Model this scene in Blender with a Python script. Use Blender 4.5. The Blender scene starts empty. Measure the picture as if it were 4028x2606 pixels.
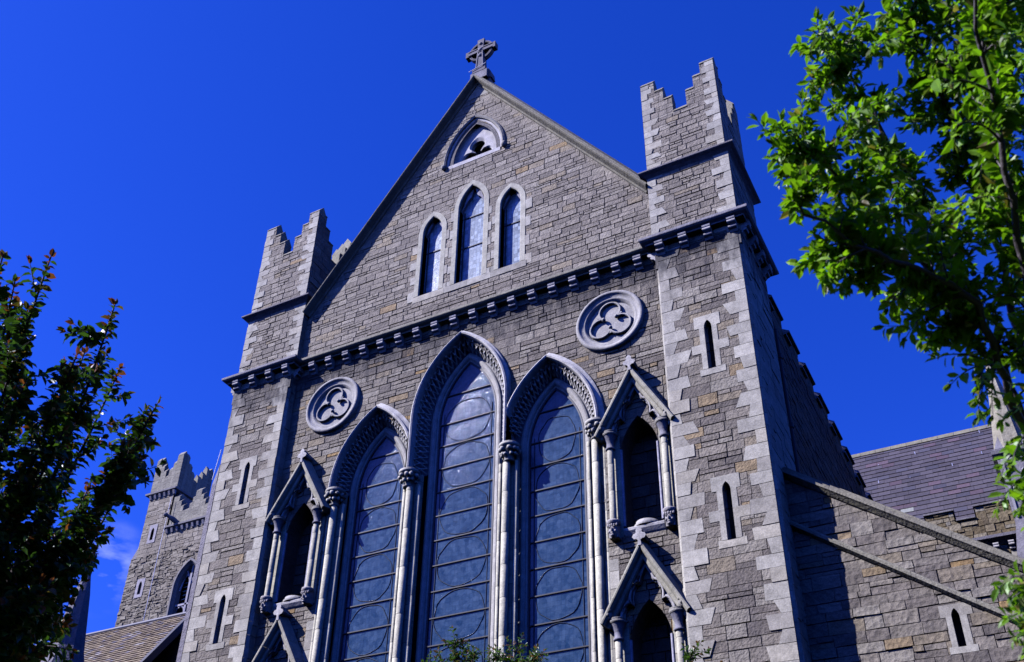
import bpy, math, random
from math import sin, cos, pi, sqrt, radians
from mathutils import Vector, Matrix

# ------------------------------------------------------------------ camera
S = bpy.context.scene
COL = S.collection
cam_d = bpy.data.cameras.new("camera")
cam = bpy.data.objects.new("camera", cam_d)
COL.objects.link(cam)
S.camera = cam
cr = Vector((0.87870045, 0.47671564, 0.02505414))
cu = Vector((0.25145486, -0.50682649, 0.82455889))
cw = Vector((-0.40577822, 0.71824029, 0.56522113))
M = Matrix.Identity(4)
for i in range(3):
    M[i][0] = cr[i]; M[i][1] = cu[i]; M[i][2] = -cw[i]
M.translation = (11.077, -18.0, 1.7)
cam.matrix_world = M
cam_d.sensor_width = 36.0
cam_d.lens = 36.72
cam_d.shift_x = 0.01734
cam_d.shift_y = 0.06432
cam_d.clip_start = 0.1
cam_d.clip_end = 3000
cam_d.dof.use_dof = True
cam_d.dof.focus_distance = 27.0
cam_d.dof.aperture_fstop = 6.3

# ------------------------------------------------------------------ sky + sun
SUN_DIR = Vector((-1.27, -1.0, 1.42)).normalized()
el = math.asin(SUN_DIR.z)
az = math.atan2(SUN_DIR.x, SUN_DIR.y)          # clockwise from +Y
W = bpy.data.worlds.new("World"); S.world = W; W.use_nodes = True
wt = W.node_tree; wt.nodes.clear()
wo = wt.nodes.new("ShaderNodeOutputWorld"); bg = wt.nodes.new("ShaderNodeBackground")
sky = wt.nodes.new("ShaderNodeTexSky"); sky.sky_type = 'NISHITA'
sky.sun_disc = False
sky.sun_elevation = el; sky.sun_rotation = az % (2 * pi)
sky.altitude = 0; sky.air_density = 1.0; sky.dust_density = 0.3; sky.ozone_density = 6.0
hs = wt.nodes.new("ShaderNodeHueSaturation"); hs.inputs['Saturation'].default_value = 1.25
tint = wt.nodes.new("ShaderNodeMix"); tint.data_type = 'RGBA'; tint.blend_type = 'MULTIPLY'
tint.inputs[0].default_value = 1.0; tint.inputs[7].default_value = (0.36, 0.36, 1.10, 1)
wt.links.new(sky.outputs[0], hs.inputs['Color'])
wt.links.new(hs.outputs[0], tint.inputs[6])
# a small wisp of cloud low in the far left of the sky
tc = wt.nodes.new("ShaderNodeTexCoord")
dotn = wt.nodes.new("ShaderNodeVectorMath"); dotn.operation = 'DISTANCE'
dotn.inputs[1].default_value = (-0.722, 0.571, 0.392)
rng = wt.nodes.new("ShaderNodeMapRange"); rng.interpolation_type = 'SMOOTHSTEP'
rng.inputs[1].default_value = 0.050; rng.inputs[2].default_value = 0.012
rng.inputs[3].default_value = 0.0; rng.inputs[4].default_value = 1.0
mp = wt.nodes.new("ShaderNodeMapping"); mp.inputs['Rotation'].default_value = (0.4, 0.5, 0.3)
mp.inputs['Scale'].default_value = (24, 24, 60)
cn = wt.nodes.new("ShaderNodeTexNoise"); cn.inputs['Scale'].default_value = 0.8; cn.inputs['Detail'].default_value = 6
cr2 = wt.nodes.new("ShaderNodeMapRange"); cr2.inputs[1].default_value = 0.44; cr2.inputs[2].default_value = 0.72
cm = wt.nodes.new("ShaderNodeMath"); cm.operation = 'MULTIPLY'
cm2 = wt.nodes.new("ShaderNodeMath"); cm2.operation = 'MULTIPLY'; cm2.inputs[1].default_value = 0.75
cmix = wt.nodes.new("ShaderNodeMix"); cmix.data_type = 'RGBA'
cmix.inputs[7].default_value = (3.4, 3.9, 5.6, 1)
wt.links.new(tc.outputs['Generated'], dotn.inputs[0]); wt.links.new(dotn.outputs['Value'], rng.inputs[0])
wt.links.new(tc.outputs['Generated'], mp.inputs[0]); wt.links.new(mp.outputs[0], cn.inputs['Vector'])
wt.links.new(cn.outputs[0], cr2.inputs[0]); wt.links.new(cr2.outputs[0], cm.inputs[0]); wt.links.new(rng.outputs[0], cm.inputs[1])
wt.links.new(cm.outputs[0], cm2.inputs[0]); wt.links.new(cm2.outputs[0], cmix.inputs[0])
wt.links.new(tint.outputs[2], cmix.inputs[6])
wt.links.new(cmix.outputs[2], bg.inputs[0])
bg.inputs[1].default_value = 0.15
wt.links.new(bg.outputs[0], wo.inputs[0])
sl = bpy.data.lights.new("sun", 'SUN'); sl.energy = 5.0; sl.angle = radians(0.5); sl.color = (1.0, 0.975, 1.18)
so = bpy.data.objects.new("sun", sl); COL.objects.link(so)
so.rotation_euler = SUN_DIR.to_track_quat('Z', 'Y').to_euler(); so.location = (-30, -30, 60)
S.view_settings.view_transform = 'Standard'; S.view_settings.look = 'None'
S.view_settings.exposure = 0.56; S.view_settings.gamma = 1.0; S.view_settings.use_curve_mapping = False
try:
    S.cycles.use_denoising = True; S.cycles.max_bounces = 5; S.cycles.diffuse_bounces = 0; S.cycles.transparent_max_bounces = 6
except Exception:
    pass

# ------------------------------------------------------------------ materials
def new_mat(name):
    m = bpy.data.materials.new(name); m.use_nodes = True
    return m, m.node_tree, m.node_tree.nodes["Principled BSDF"]

def stone_mat(name, stain=None, bump=1.0, speckle=1.0, rough_scale=9.0, grime=0.35):
    """colour of each block comes from 'Col'; alpha 1 = rock-faced, 0 = dressed"""
    m, t, p = new_mat(name); N = t.nodes.new; L = t.links.new
    at = N("ShaderNodeAttribute"); at.attribute_name = "Col"
    ge = N("ShaderNodeNewGeometry")
    n1 = N("ShaderNodeTexNoise"); n1.inputs['Scale'].default_value = 5.0; n1.inputs['Detail'].default_value = 7; n1.inputs['Roughness'].default_value = 0.65
    n2 = N("ShaderNodeTexNoise"); n2.inputs['Scale'].default_value = 40.0; n2.inputs['Detail'].default_value = 3
    L(ge.outputs['Position'], n1.inputs['Vector']); L(ge.outputs['Position'], n2.inputs['Vector'])
    r1 = N("ShaderNodeMapRange"); r1.inputs[1].default_value = 0.3; r1.inputs[2].default_value = 0.7
    r1.inputs[3].default_value = 1 - 0.28 * speckle; r1.inputs[4].default_value = 1 + 0.2 * speckle
    r2 = N("ShaderNodeMapRange"); r2.inputs[1].default_value = 0.3; r2.inputs[2].default_value = 0.7
    r2.inputs[3].default_value = 1 - 0.16 * speckle; r2.inputs[4].default_value = 1 + 0.16 * speckle
    L(n1.outputs[0], r1.inputs[0]); L(n2.outputs[0], r2.inputs[0])
    mu = N("ShaderNodeMath"); mu.operation = 'MULTIPLY'; L(r1.outputs[0], mu.inputs[0]); L(r2.outputs[0], mu.inputs[1])
    cmx = N("ShaderNodeMix"); cmx.data_type = 'RGBA'; cmx.blend_type = 'MULTIPLY'; cmx.inputs[0].default_value = 1
    L(at.outputs['Color'], cmx.inputs[6]); L(mu.outputs[0], cmx.inputs[7])
    out = cmx.outputs[2]
    # grime: soft weathering patches with a shape of their own
    g = N("ShaderNodeTexNoise"); g.inputs['Scale'].default_value = 0.9; g.inputs['Detail'].default_value = 9; g.inputs['Roughness'].default_value = 0.7
    gmp = N("ShaderNodeMapping"); gmp.inputs['Scale'].default_value = (2.0, 2.0, 0.42); L(ge.outputs['Position'], gmp.inputs[0]); L(gmp.outputs[0], g.inputs['Vector'])
    gr = N("ShaderNodeMapRange"); gr.inputs[1].default_value = 0.52; gr.inputs[2].default_value = 0.75; gr.inputs[3].default_value = 0; gr.inputs[4].default_value = grime
    L(g.outputs[0], gr.inputs[0])
    gm = N("ShaderNodeMix"); gm.data_type = 'RGBA'; L(gr.outputs[0], gm.inputs[0]); L(out, gm.inputs[6]); gm.inputs[7].default_value = (0.10, 0.092, 0.095, 1)
    out = gm.outputs[2]
    if stain:
        z0, z1 = stain                       # soot run-off streaks below the corbel table
        sx = N("ShaderNodeSeparateXYZ"); L(ge.outputs['Position'], sx.inputs[0])
        zr = N("ShaderNodeMapRange"); zr.inputs[1].default_value = z0; zr.inputs[2].default_value = z1; zr.inputs[3].default_value = 0; zr.inputs[4].default_value = 1
        L(sx.outputs[2], zr.inputs[0])
        zc = N("ShaderNodeMath"); zc.operation = 'LESS_THAN'; zc.inputs[1].default_value = z1 + 0.05; L(sx.outputs[2], zc.inputs[0])
        mpn = N("ShaderNodeMapping"); mpn.inputs['Scale'].default_value = (2.6, 2.6, 0.8); L(ge.outputs['Position'], mpn.inputs[0])
        sn = N("ShaderNodeTexNoise"); sn.inputs['Scale'].default_value = 1.6; sn.inputs['Detail'].default_value = 8; sn.inputs['Roughness'].default_value = 0.7; L(mpn.outputs[0], sn.inputs['Vector'])
        ad = N("ShaderNodeMath"); ad.operation = 'ADD'; L(sn.outputs[0], ad.inputs[0])
        sc = N("ShaderNodeMath"); sc.operation = 'MULTIPLY'; sc.inputs[1].default_value = 0.45; L(zr.outputs[0], sc.inputs[0]); L(sc.outputs[0], ad.inputs[1])
        tr = N("ShaderNodeMapRange"); tr.inputs[1].default_value = 0.68; tr.inputs[2].default_value = 0.92; tr.inputs[3].default_value = 0; tr.inputs[4].default_value = 0.85; L(ad.outputs[0], tr.inputs[0])
        tm = N("ShaderNodeMath"); tm.operation = 'MULTIPLY'; L(tr.outputs[0], tm.inputs[0]); L(zc.outputs[0], tm.inputs[1])
        sm = N("ShaderNodeMix"); sm.data_type = 'RGBA'; L(tm.outputs[0], sm.inputs[0]); L(out, sm.inputs[6]); sm.inputs[7].default_value = (0.035, 0.033, 0.034, 1)
        out = sm.outputs[2]
    L(out, p.inputs['Base Color'])
    p.inputs['Roughness'].default_value = 0.85
    p.inputs['Specular IOR Level'].default_value = 0.25
    b1 = N("ShaderNodeTexNoise"); b1.inputs['Scale'].default_value = rough_scale; b1.inputs['Detail'].default_value = 8; b1.inputs['Roughness'].default_value = 0.62
    L(ge.outputs['Position'], b1.inputs['Vector'])
    b2 = N("ShaderNodeTexVoronoi"); b2.inputs['Scale'].default_value = rough_scale * 2.2; L(ge.outputs['Position'], b2.inputs['Vector'])
    ba = N("ShaderNodeMath"); ba.operation = 'MULTIPLY_ADD'; ba.inputs[1].default_value = 0.35; L(b2.outputs[0], ba.inputs[0]); L(b1.outputs[0], ba.inputs[2])
    st = N("ShaderNodeMath"); st.operation = 'MULTIPLY_ADD'; st.inputs[1].default_value = 0.42 * bump; st.inputs[2].default_value = 0.1 * bump
    L(at.outputs['Alpha'], st.inputs[0])
    bp = N("ShaderNodeBump"); bp.inputs['Distance'].default_value = 0.06; L(ba.outputs[0], bp.inputs['Height']); L(st.outputs[0], bp.inputs['Strength'])
    L(bp.outputs[0], p.inputs['Normal'])
    return m

M_STONE = stone_mat("weathered granite and limestone", stain=(16.6, 18.35))
M_DRESS = stone_mat("carved stone", grime=0.6)
M_FAR = stone_mat("old rubble stone", bump=1.3, rough_scale=5.0)

def simple(name, col, rough=0.7, metal=0.0, noise=0.2, scale=8.0, bump=0.0, spec=0.3):
    m, t, p = new_mat(name); N = t.nodes.new; L = t.links.new
    ge = N("ShaderNodeNewGeometry"); n = N("ShaderNodeTexNoise"); n.inputs['Scale'].default_value = scale; n.inputs['Detail'].default_value = 6
    L(ge.outputs['Position'], n.inputs['Vector'])
    r = N("ShaderNodeMapRange"); r.inputs[1].default_value = 0.3; r.inputs[2].default_value = 0.7; r.inputs[3].default_value = 1 - noise; r.inputs[4].default_value = 1 + noise
    L(n.outputs[0], r.inputs[0])
    x = N("ShaderNodeMix"); x.data_type = 'RGBA'; x.blend_type = 'MULTIPLY'; x.inputs[0].default_value = 1; x.inputs[6].default_value = (*col, 1)
    L(r.outputs[0], x.inputs[7]); L(x.outputs[2], p.inputs['Base Color'])
    p.inputs['Roughness'].default_value = rough; p.inputs['Metallic'].default_value = metal; p.inputs['Specular IOR Level'].default_value = spec
    if bump:
        b = N("ShaderNodeBump"); b.inputs['Strength'].default_value = bump; b.inputs['Distance'].default_value = 0.03; L(n.outputs[0], b.inputs['Height']); L(b.outputs[0], p.inputs['Normal'])
    return m

M_BAR = simple("grey painted glazing bar", (0.045, 0.047, 0.05), 0.55, 0.3, 0.1)
M_LEAD = simple("dull leading", (0.010, 0.030, 0.062), 0.5, 0.0, 0.2)
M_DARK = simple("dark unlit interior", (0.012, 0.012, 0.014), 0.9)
M_PIPE = simple("black iron", (0.02, 0.02, 0.022), 0.5, 0.4)
M_WIRE = simple("pale metal strip", (0.6, 0.6, 0.62), 0.4, 0.6)
M_GRASS = simple("mown grass", (0.022, 0.042, 0.012), 0.9, 0, 0.5, 3.0, 0.5)
M_BARK = simple("grey brown bark", (0.11, 0.085, 0.075), 0.75, 0, 0.5, 25.0, 0.6)
M_BARK2 = simple("smooth pale bark", (0.085, 0.072, 0.068), 0.5, 0, 0.45, 22.0, 0.5, 0.5)

def glass_mat(name, base, rough, tone, pane, lead, contrast, bump):
    m, t, p = new_mat(name); N = t.nodes.new; L = t.links.new
    ge = N("ShaderNodeNewGeometry")
    sx = N("ShaderNodeSeparateXYZ"); L(ge.outputs['Position'], sx.inputs[0])
    cb = N("ShaderNodeCombineXYZ"); L(sx.outputs[0], cb.inputs[0]); L(sx.outputs[2], cb.inputs[1])
    n = N("ShaderNodeTexNoise"); n.inputs['Scale'].default_value = 3.2; n.inputs['Detail'].default_value = 9; n.inputs['Roughness'].default_value = 0.8
    L(ge.outputs['Position'], n.inputs['Vector'])
    v = N("ShaderNodeTexVoronoi"); v.inputs['Scale'].default_value = 9; L(ge.outputs['Position'], v.inputs['Vector'])
    w = N("ShaderNodeMath"); w.operation = 'MULTIPLY_ADD'; w.inputs[1].default_value = 0.3; L(v.outputs['Color'], w.inputs[0]); L(n.outputs[0], w.inputs[2])
    r = N("ShaderNodeMapRange"); r.inputs[1].default_value = 0.42; r.inputs[2].default_value = 0.92; L(w.outputs[0], r.inputs[0])
    x = N("ShaderNodeMix"); x.data_type = 'RGBA'; L(r.outputs[0], x.inputs[0]); x.inputs[6].default_value = (*base, 1); x.inputs[7].default_value = (*tone, 1)
    bk = N("ShaderNodeTexBrick"); bk.offset = 0.0; bk.inputs['Scale'].default_value = 1.0; bk.inputs['Brick Width'].default_value = pane; bk.inputs['Row Height'].default_value = pane * 1.3
    bk.inputs['Mortar Size'].default_value = 0.006; bk.inputs['Mortar Smooth'].default_value = 0.3
    bk.inputs['Color1'].default_value = (1 - contrast,) * 3 + (1,); bk.inputs['Color2'].default_value = (1 + contrast,) * 3 + (1,); bk.inputs['Mortar'].default_value = (lead, lead, lead, 1)
    L(cb.outputs[0], bk.inputs['Vector'])
    y = N("ShaderNodeMix"); y.data_type = 'RGBA'; y.blend_type = 'MULTIPLY'; y.inputs[0].default_value = 1; L(x.outputs[2], y.inputs[6]); L(bk.outputs[0], y.inputs[7])
    L(y.outputs[2], p.inputs['Base Color']); p.inputs['Roughness'].default_value = rough; p.inputs['Specular IOR Level'].default_value = 0.5
    b = N("ShaderNodeBump"); b.inputs['Strength'].default_value = bump; b.inputs['Distance'].default_value = 0.03; L(n.outputs[0], b.inputs['Height']); L(b.outputs[0], p.inputs['Normal'])
    return m

M_GLASS = glass_mat("blue protective glazing over stained glass", (0.010, 0.036, 0.075), 0.10, (0.070, 0.120, 0.185), 0.085, 0.80, 0.10, 0.30)
M_GLASS2 = glass_mat("leaded pale glazing", (0.20, 0.25, 0.27), 0.2, (0.42, 0.48, 0.50), 0.105, 0.5, 0.4, 0.2)

def vcol_mat(name, rough=0.6, spec=0.3, bump=0.2, scale=20, translucent=0.0):
    m, t, p = new_mat(name); N = t.nodes.new; L = t.links.new
    at = N("ShaderNodeAttribute"); at.attribute_name = "Col"
    ge = N("ShaderNodeNewGeometry"); n = N("ShaderNodeTexNoise"); n.inputs['Scale'].default_value = scale; n.inputs['Detail'].default_value = 5
    L(ge.outputs['Position'], n.inputs['Vector'])
    r = N("ShaderNodeMapRange"); r.inputs[1].default_value = 0.3; r.inputs[2].default_value = 0.7; r.inputs[3].default_value = 0.8; r.inputs[4].default_value = 1.2
    L(n.outputs[0], r.inputs[0])
    x = N("ShaderNodeMix"); x.data_type = 'RGBA'; x.blend_type = 'MULTIPLY'; x.inputs[0].default_value = 1
    L(at.outputs['Color'], x.inputs[6]); L(r.outputs[0], x.inputs[7]); L(x.outputs[2], p.inputs['Base Color'])
    p.inputs['Roughness'].default_value = rough; p.inputs['Specular IOR Level'].default_value = spec
    if bump:
        b = N("ShaderNodeBump"); b.inputs['Strength'].default_value = bump; b.inputs['Distance'].default_value = 0.02; L(n.outputs[0], b.inputs['Height']); L(b.outputs[0], p.inputs['Normal'])
    if translucent:
        tr = N("ShaderNodeBsdfTranslucent"); mx = N("ShaderNodeMixShader"); mx.inputs[0].default_value = translucent
        tint = N("ShaderNodeMix"); tint.data_type = 'RGBA'; tint.blend_type = 'MULTIPLY'; tint.inputs[0].default_value = 1; L(x.outputs[2], tint.inputs[6]); tint.inputs[7].default_value = (1.5, 1.7, 0.6, 1)
        L(tint.outputs[2], tr.inputs[0]); L(p.outputs[0], mx.inputs[1]); L(tr.outputs[0], mx.inputs[2])
        L(mx.outputs[0], t.nodes["Material Output"].inputs[0])
    return m

M_SLATE = vcol_mat("purple grey slate", 0.55, 0.4, 0.25, 14)
M_TILE = vcol_mat("tan stone tile", 0.85, 0.15, 0.4, 12)
M_LEAF_L = vcol_mat("dark glossy cherry leaf", 0.38, 0.5, 0.0, 8, 0.22)
M_LEAF_R = vcol_mat("fresh green leaf", 0.42, 0.45, 0.0, 8, 0.38)

# ------------------------------------------------------------------ mesh helpers
class MB:
    def __init__(s): s.v = []; s.f = []; s.c = []; s.sm = []
    def face(s, pts, col, smooth=False):
        b = len(s.v); s.v.extend([tuple(p) for p in pts]); s.f.append(tuple(range(b, b + len(pts)))); s.c.append(col); s.sm.append(smooth)
    def grid(s, rows, col, smooth=True, closed=False):
        b = len(s.v); n = len(rows[0])
        for r in rows: s.v.extend([tuple(p) for p in r])
        for i in range(len(rows) - 1):
            for j in range(n if closed else n - 1):
                k = (j + 1) % n
                s.f.append((b + i * n + j, b + i * n + k, b + (i + 1) * n + k, b + (i + 1) * n + j)); s.c.append(col); s.sm.append(smooth)
    def box(s, x0, x1, y0, y1, z0, z1, col):
        p = [(x, y, z) for z in (z0, z1) for y in (y0, y1) for x in (x0, x1)]
        for q in ((0, 1, 3, 2), (4, 6, 7, 5), (0, 4, 5, 1), (2, 3, 7, 6), (0, 2, 6, 4), (1, 5, 7, 3)):
            s.face([p[i] for i in q], col)
    def prism(s, poly, wm, d0, d1, col, back=False):
        """polygon in (u,z) extruded from depth d0 (back) to d1 (front)"""
        a = [wm(u, z, d1) for u, z in poly]; b = [wm(u, z, d0) for u, z in poly]
        s.face(a, col)
        if back: s.face(b[::-1], col)
        n = len(poly)
        for i in range(n):
            j = (i + 1) % n; s.face([b[i], b[j], a[j], a[i]], col)
    def lathe(s, cx, cy, prof, col, n=12, smooth=True, caps=True):
        rows = [[(cx + r * cos(2 * pi * k / n), cy + r * sin(2 * pi * k / n), z) for k in range(n)] for r, z in prof]
        s.grid(rows, col, smooth, True)
        if caps: s.face(rows[-1], col); s.face(rows[0][::-1], col)
    def tube(s, pts, rad, col, n=6, smooth=True):
        pts = [Vector(p) for p in pts]; rows = []
        for i, p in enumerate(pts):
            a = pts[max(i - 1, 0)]; b = pts[min(i + 1, len(pts) - 1)]
            t = (b - a).normalized(); up = Vector((0, 0, 1)) if abs(t.z) < 0.9 else Vector((1, 0, 0))
            x = t.cross(up).normalized(); y = x.cross(t)
            r = rad[i] if hasattr(rad, '__len__') else rad
            rows.append([p + x * (r * cos(2 * pi * k / n)) + y * (r * sin(2 * pi * k / n)) for k in range(n)])
        s.grid(rows, col, smooth, True); s.face(rows[0][::-1], col); s.face(rows[-1], col)
    def ball(s, c, r, col, n=8, m=6):
        rx, ry, rz = r if hasattr(r, '__len__') else (r, r, r)
        rows = []
        for i in range(m + 1):
            a = pi * i / m - pi / 2
            rows.append([(c[0] + rx * cos(a) * cos(2 * pi * k / n), c[1] + ry * cos(a) * sin(2 * pi * k / n), c[2] + rz * sin(a)) for k in range(n)])
        s.grid(rows, col, True, True)
    def build(s, name, mat, parent=None, loc=None):
        me = bpy.data.meshes.new(name)
        o = Vector((0, 0, 0))
        if parent is not None: o = ORIG[parent.name]
        elif loc is not None: o = Vector(loc)
        me.from_pydata([(p[0] - o.x, p[1] - o.y, p[2] - o.z) for p in s.v], [], s.f)
        ca = me.color_attributes.new("Col", 'FLOAT_COLOR', 'CORNER')
        buf = []
        for f, c in zip(s.f, s.c):
            c4 = tuple(c) if len(c) == 4 else (c[0], c[1], c[2], 0.0)
            buf.extend(c4 * len(f))
        ca.data.foreach_set("color", buf)
        me.polygons.foreach_set("use_smooth", s.sm)
        me.materials.append(mat); me.update()
        ob = bpy.data.objects.new(name, me); COL.objects.link(ob)
        if parent is not None:
            ob.parent = parent
            ORIG[ob.name] = o
        else:
            ob.location = o; ORIG[ob.name] = o
        return ob
ORIG = {}

def thing(name, label, cat, loc=(0, 0, 0), group=None):
    o = bpy.data.objects.new(name, None); COL.objects.link(o); o.location = loc
    o.empty_display_size = 0.3
    o["label"] = label; o["category"] = cat
    if group: o["group"] = group
    ORIG[o.name] = Vector(loc)
    return o

def inst(src, parent, delta, name=None):
    """another object sharing src's mesh, moved by delta, under the given part"""
    o = src.copy(); COL.objects.link(o); o.parent = parent
    o.location = Vector(src.location) + Vector(delta); ORIG[o.name] = ORIG[src.name]
    return o

class WM:
    """maps wall coordinates (u, z, depth outwards) to the world"""
    def __init__(s, o, u, n): s.o = Vector(o); s.u = Vector(u); s.n = Vector(n)
    def __call__(s, u, z, d=0.0):
        p = s.o + s.u * u + s.n * d; return (p.x, p.y, p.z + z)
def front(y): return WM((0, y, 0), (1, 0, 0), (0, -1, 0))
def right(x): return WM((x, 0, 0), (0, 1, 0), (1, 0, 0))
def left(x): return WM((x, 0, 0), (0, -1, 0), (-1, 0, 0))
def rear(y): return WM((0, y, 0), (-1, 0, 0), (0, 1, 0))

# ---------- convex polygon clipping
def clip_half(poly, a, b, keep_left=True):
    out = []; n = len(poly)
    def side(p): 
        v = (b[0] - a[0]) * (p[1] - a[1]) - (b[1] - a[1]) * (p[0] - a[0])
        return v if keep_left else -v
    for i in range(n):
        p, q = poly[i], poly[(i + 1) % n]; sp, sq = side(p), side(q)
        if sp >= 0: out.append(p)
        if (sp > 1e-9 and sq < -1e-9) or (sp < -1e-9 and sq > 1e-9):
            t = sp / (sp - sq); out.append((p[0] + t * (q[0] - p[0]), p[1] + t * (q[1] - p[1])))
    return out if len(out) >= 3 else []
def area(p): return 0.5 * sum(p[i][0] * p[(i + 1) % len(p)][1] - p[(i + 1) % len(p)][0] * p[i][1] for i in range(len(p)))
def ccw(p): return p if area(p) > 0 else p[::-1]
def inter(poly, cv):
    for i in range(len(cv)):
        poly = clip_half(poly, cv[i], cv[(i + 1) % len(cv)])
        if not poly: return []
    return poly if area(poly) > 1e-5 else []
def subtract(poly, cv):
    out = []; rest = poly
    for i in range(len(cv)):
        a, b = cv[i], cv[(i + 1) % len(cv)]
        o = clip_half(rest, a, b, False)
        if o and area(o) > 1e-5: out.append(o)
        rest = clip_half(rest, a, b)
        if not rest: break
    return out
def bbox(p): return (min(q[0] for q in p), min(q[1] for q in p), max(q[0] for q in p), max(q[1] for q in p))
def rect(x0, x1, z0, z1): return [(x0, z0), (x1, z0), (x1, z1), (x0, z1)]

# ---------- stone colours (linear)
RUB = [((0.215, 0.200, 0.208), 4), ((0.245, 0.228, 0.232), 4), ((0.180, 0.165, 0.174), 3), ((0.285, 0.272, 0.280), 2.4), ((0.150, 0.138, 0.148), 1.4), ((0.255, 0.225, 0.200), 1.0), ((0.32, 0.225, 0.125), 0.25), ((0.29, 0.23, 0.17), 0.5)]
GAB = [((0.245, 0.228, 0.235), 5), ((0.275, 0.256, 0.262), 4), ((0.205, 0.190, 0.197), 3), ((0.315, 0.298, 0.305), 2), ((0.285, 0.252, 0.225), 0.9), ((0.32, 0.245, 0.17), 0.09)]
OLD = [((0.23, 0.21, 0.195), 4), ((0.27, 0.25, 0.235), 3), ((0.19, 0.172, 0.16), 3), ((0.32, 0.30, 0.28), 1.5), ((0.15, 0.135, 0.125), 1.5)]
BROWN = [((0.17, 0.14, 0.10), 4), ((0.21, 0.18, 0.14), 3), ((0.26, 0.235, 0.21), 2), ((0.13, 0.105, 0.075), 2), ((0.24, 0.23, 0.235), 1)]
SHADED = [((0.11, 0.10, 0.10), 3), ((0.085, 0.078, 0.078), 3), ((0.14, 0.13, 0.13), 1)]  # stone darkened to put shade into side walls and niche backs
LIGHT = [((0.40, 0.40, 0.43), 4), ((0.45, 0.45, 0.48), 3), ((0.36, 0.355, 0.38), 3), ((0.42, 0.41, 0.42), 2)]
MORTAR = (0.14, 0.13, 0.115, 0.6)
def pick(rnd, pal, a):
    t = rnd.random() * sum(w for _, w in pal)
    for c, w in pal:
        t -= w
        if t <= 0: break
    k = rnd.uniform(0.9, 1.1)
    return (c[0] * k * 1.02, c[1] * k * 0.97, c[2] * k * 0.70, a)
def light(rnd): return pick(rnd, LIGHT, 0.0)
CARV = (0.50, 0.48, 0.385, 0.0)
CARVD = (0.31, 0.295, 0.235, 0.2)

def block(mb, wm, x0, x1, z0, z1, d, ch, col, base=-0.012):
    a = [(x0, z0), (x1, z0), (x1, z1), (x0, z1)]
    i = [(x0 + ch, z0 + ch), (x1 - ch, z0 + ch), (x1 - ch, z1 - ch), (x0 + ch, z1 - ch)]
    fr = [wm(u, z, d) for u, z in i]; bk = [wm(u, z, base) for u, z in a]
    mb.face(fr, col)
    for k in range(4):
        j = (k + 1) % 4; mb.face([bk[k], bk[j], fr[j], fr[k]], col)

def poly_block(mb, wm, poly, d, col, base=-0.012):
    n = len(poly); cx = sum(p[0] for p in poly) / n; cz = sum(p[1] for p in poly) / n
    fr = [wm(u, z, d) for u, z in poly]; bk = [wm(u, z, base) for u, z in poly]
    mb.face(fr, col)
    for k in range(n):
        j = (k + 1) % n; mb.face([bk[k], bk[j], fr[j], fr[k]], col)

def ashlar(mb, wm, regions, holes=(), opens=(), rows=(0.15, 0.26), wid=(0.22, 0.55), split=0.3, pal=RUB, joint=0.013, proud=(0.0, 0.02), seed=1, a=1.0, wob=0.0):
    """snecked masonry over convex regions; holes are left free of blocks, opens are real openings"""
    rnd = random.Random(seed)
    regions = [ccw(r) for r in regions]
    allh = [(ccw(h), bbox(h)) for h in list(holes) + list(opens)]
    for r in regions:                                # bedding mortar behind the blocks
        ps = [r]
        for h in opens:
            h = ccw(h); hb = bbox(h); nx = []
            for q in ps:
                b = bbox(q)
                if b[2] <= hb[0] or b[0] >= hb[2] or b[3] <= hb[1] or b[1] >= hb[3]: nx.append(q)
                else: nx.extend(subtract(q, h))
            ps = nx
        for q in ps: mb.face([wm(u, z, -0.012) for u, z in q], MORTAR)
    bbs = [bbox(r) for r in regions]
    X0 = min(b[0] for b in bbs); Z0 = min(b[1] for b in bbs); X1 = max(b[2] for b in bbs); Z1 = max(b[3] for b in bbs)
    def put(x0, x1, z0, z1):
        x0 += joint / 2; x1 -= joint / 2; z0 += joint / 2; z1 -= joint / 2
        if x1 - x0 < 0.02 or z1 - z0 < 0.02: return
        R0 = rect(x0, x1, z0, z1); full = area(R0)
        col = pick(rnd, pal, a); d = rnd.uniform(*proud)
        for r, rb in zip(regions, bbs):
            if rb[2] <= x0 or rb[0] >= x1 or rb[3] <= z0 or rb[1] >= z1: continue
            q = inter(R0, r)
            if not q: continue
            ps = [q]
            for h, hb in allh:
                if hb[2] <= x0 or hb[0] >= x1 or hb[3] <= z0 or hb[1] >= z1: continue
                nx = []
                for s in ps: nx.extend(subtract(s, h))
                ps = nx
            if len(ps) == 1 and area(ps[0]) > full * 0.999:
                if wob:
                    jj = lambda: rnd.uniform(-wob, wob)
                    pp = [(u + jj(), z + jj()) for u, z in R0]; poly_block(mb, wm, pp, d, col)
                else: block(mb, wm, x0, x1, z0, z1, d, 0.007, col)
            else:
                for s in ps:
                    if area(s) > 2e-4: mb.face([wm(u, z, d * 0.5) for u, z in s], col)
    z = Z0
    while z < Z1 - 0.01:
        h = rnd.uniform(*rows)
        if Z1 - z - h < rows[0] * 0.6: h = Z1 - z
        x = X0 - rnd.uniform(0, wid[1])
        while x < X1:
            w = rnd.uniform(*wid) * (0.8 + 0.4 * h / rows[1])
            if rnd.random() < split and h > rows[0] * 1.15:
                w *= 1.35; zc = z + h * rnd.uniform(0.36, 0.64)
                for (za, zb) in ((z, zc), (zc, z + h)):
                    if rnd.random() < 0.6:
                        xm = x + w * rnd.uniform(0.3, 0.7); put(x, xm, za, zb); put(xm, x + w, za, zb)
                    else: put(x, x + w, za, zb)
            else: put(x, x + w, z, z + h)
            x += w
        z += h

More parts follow.
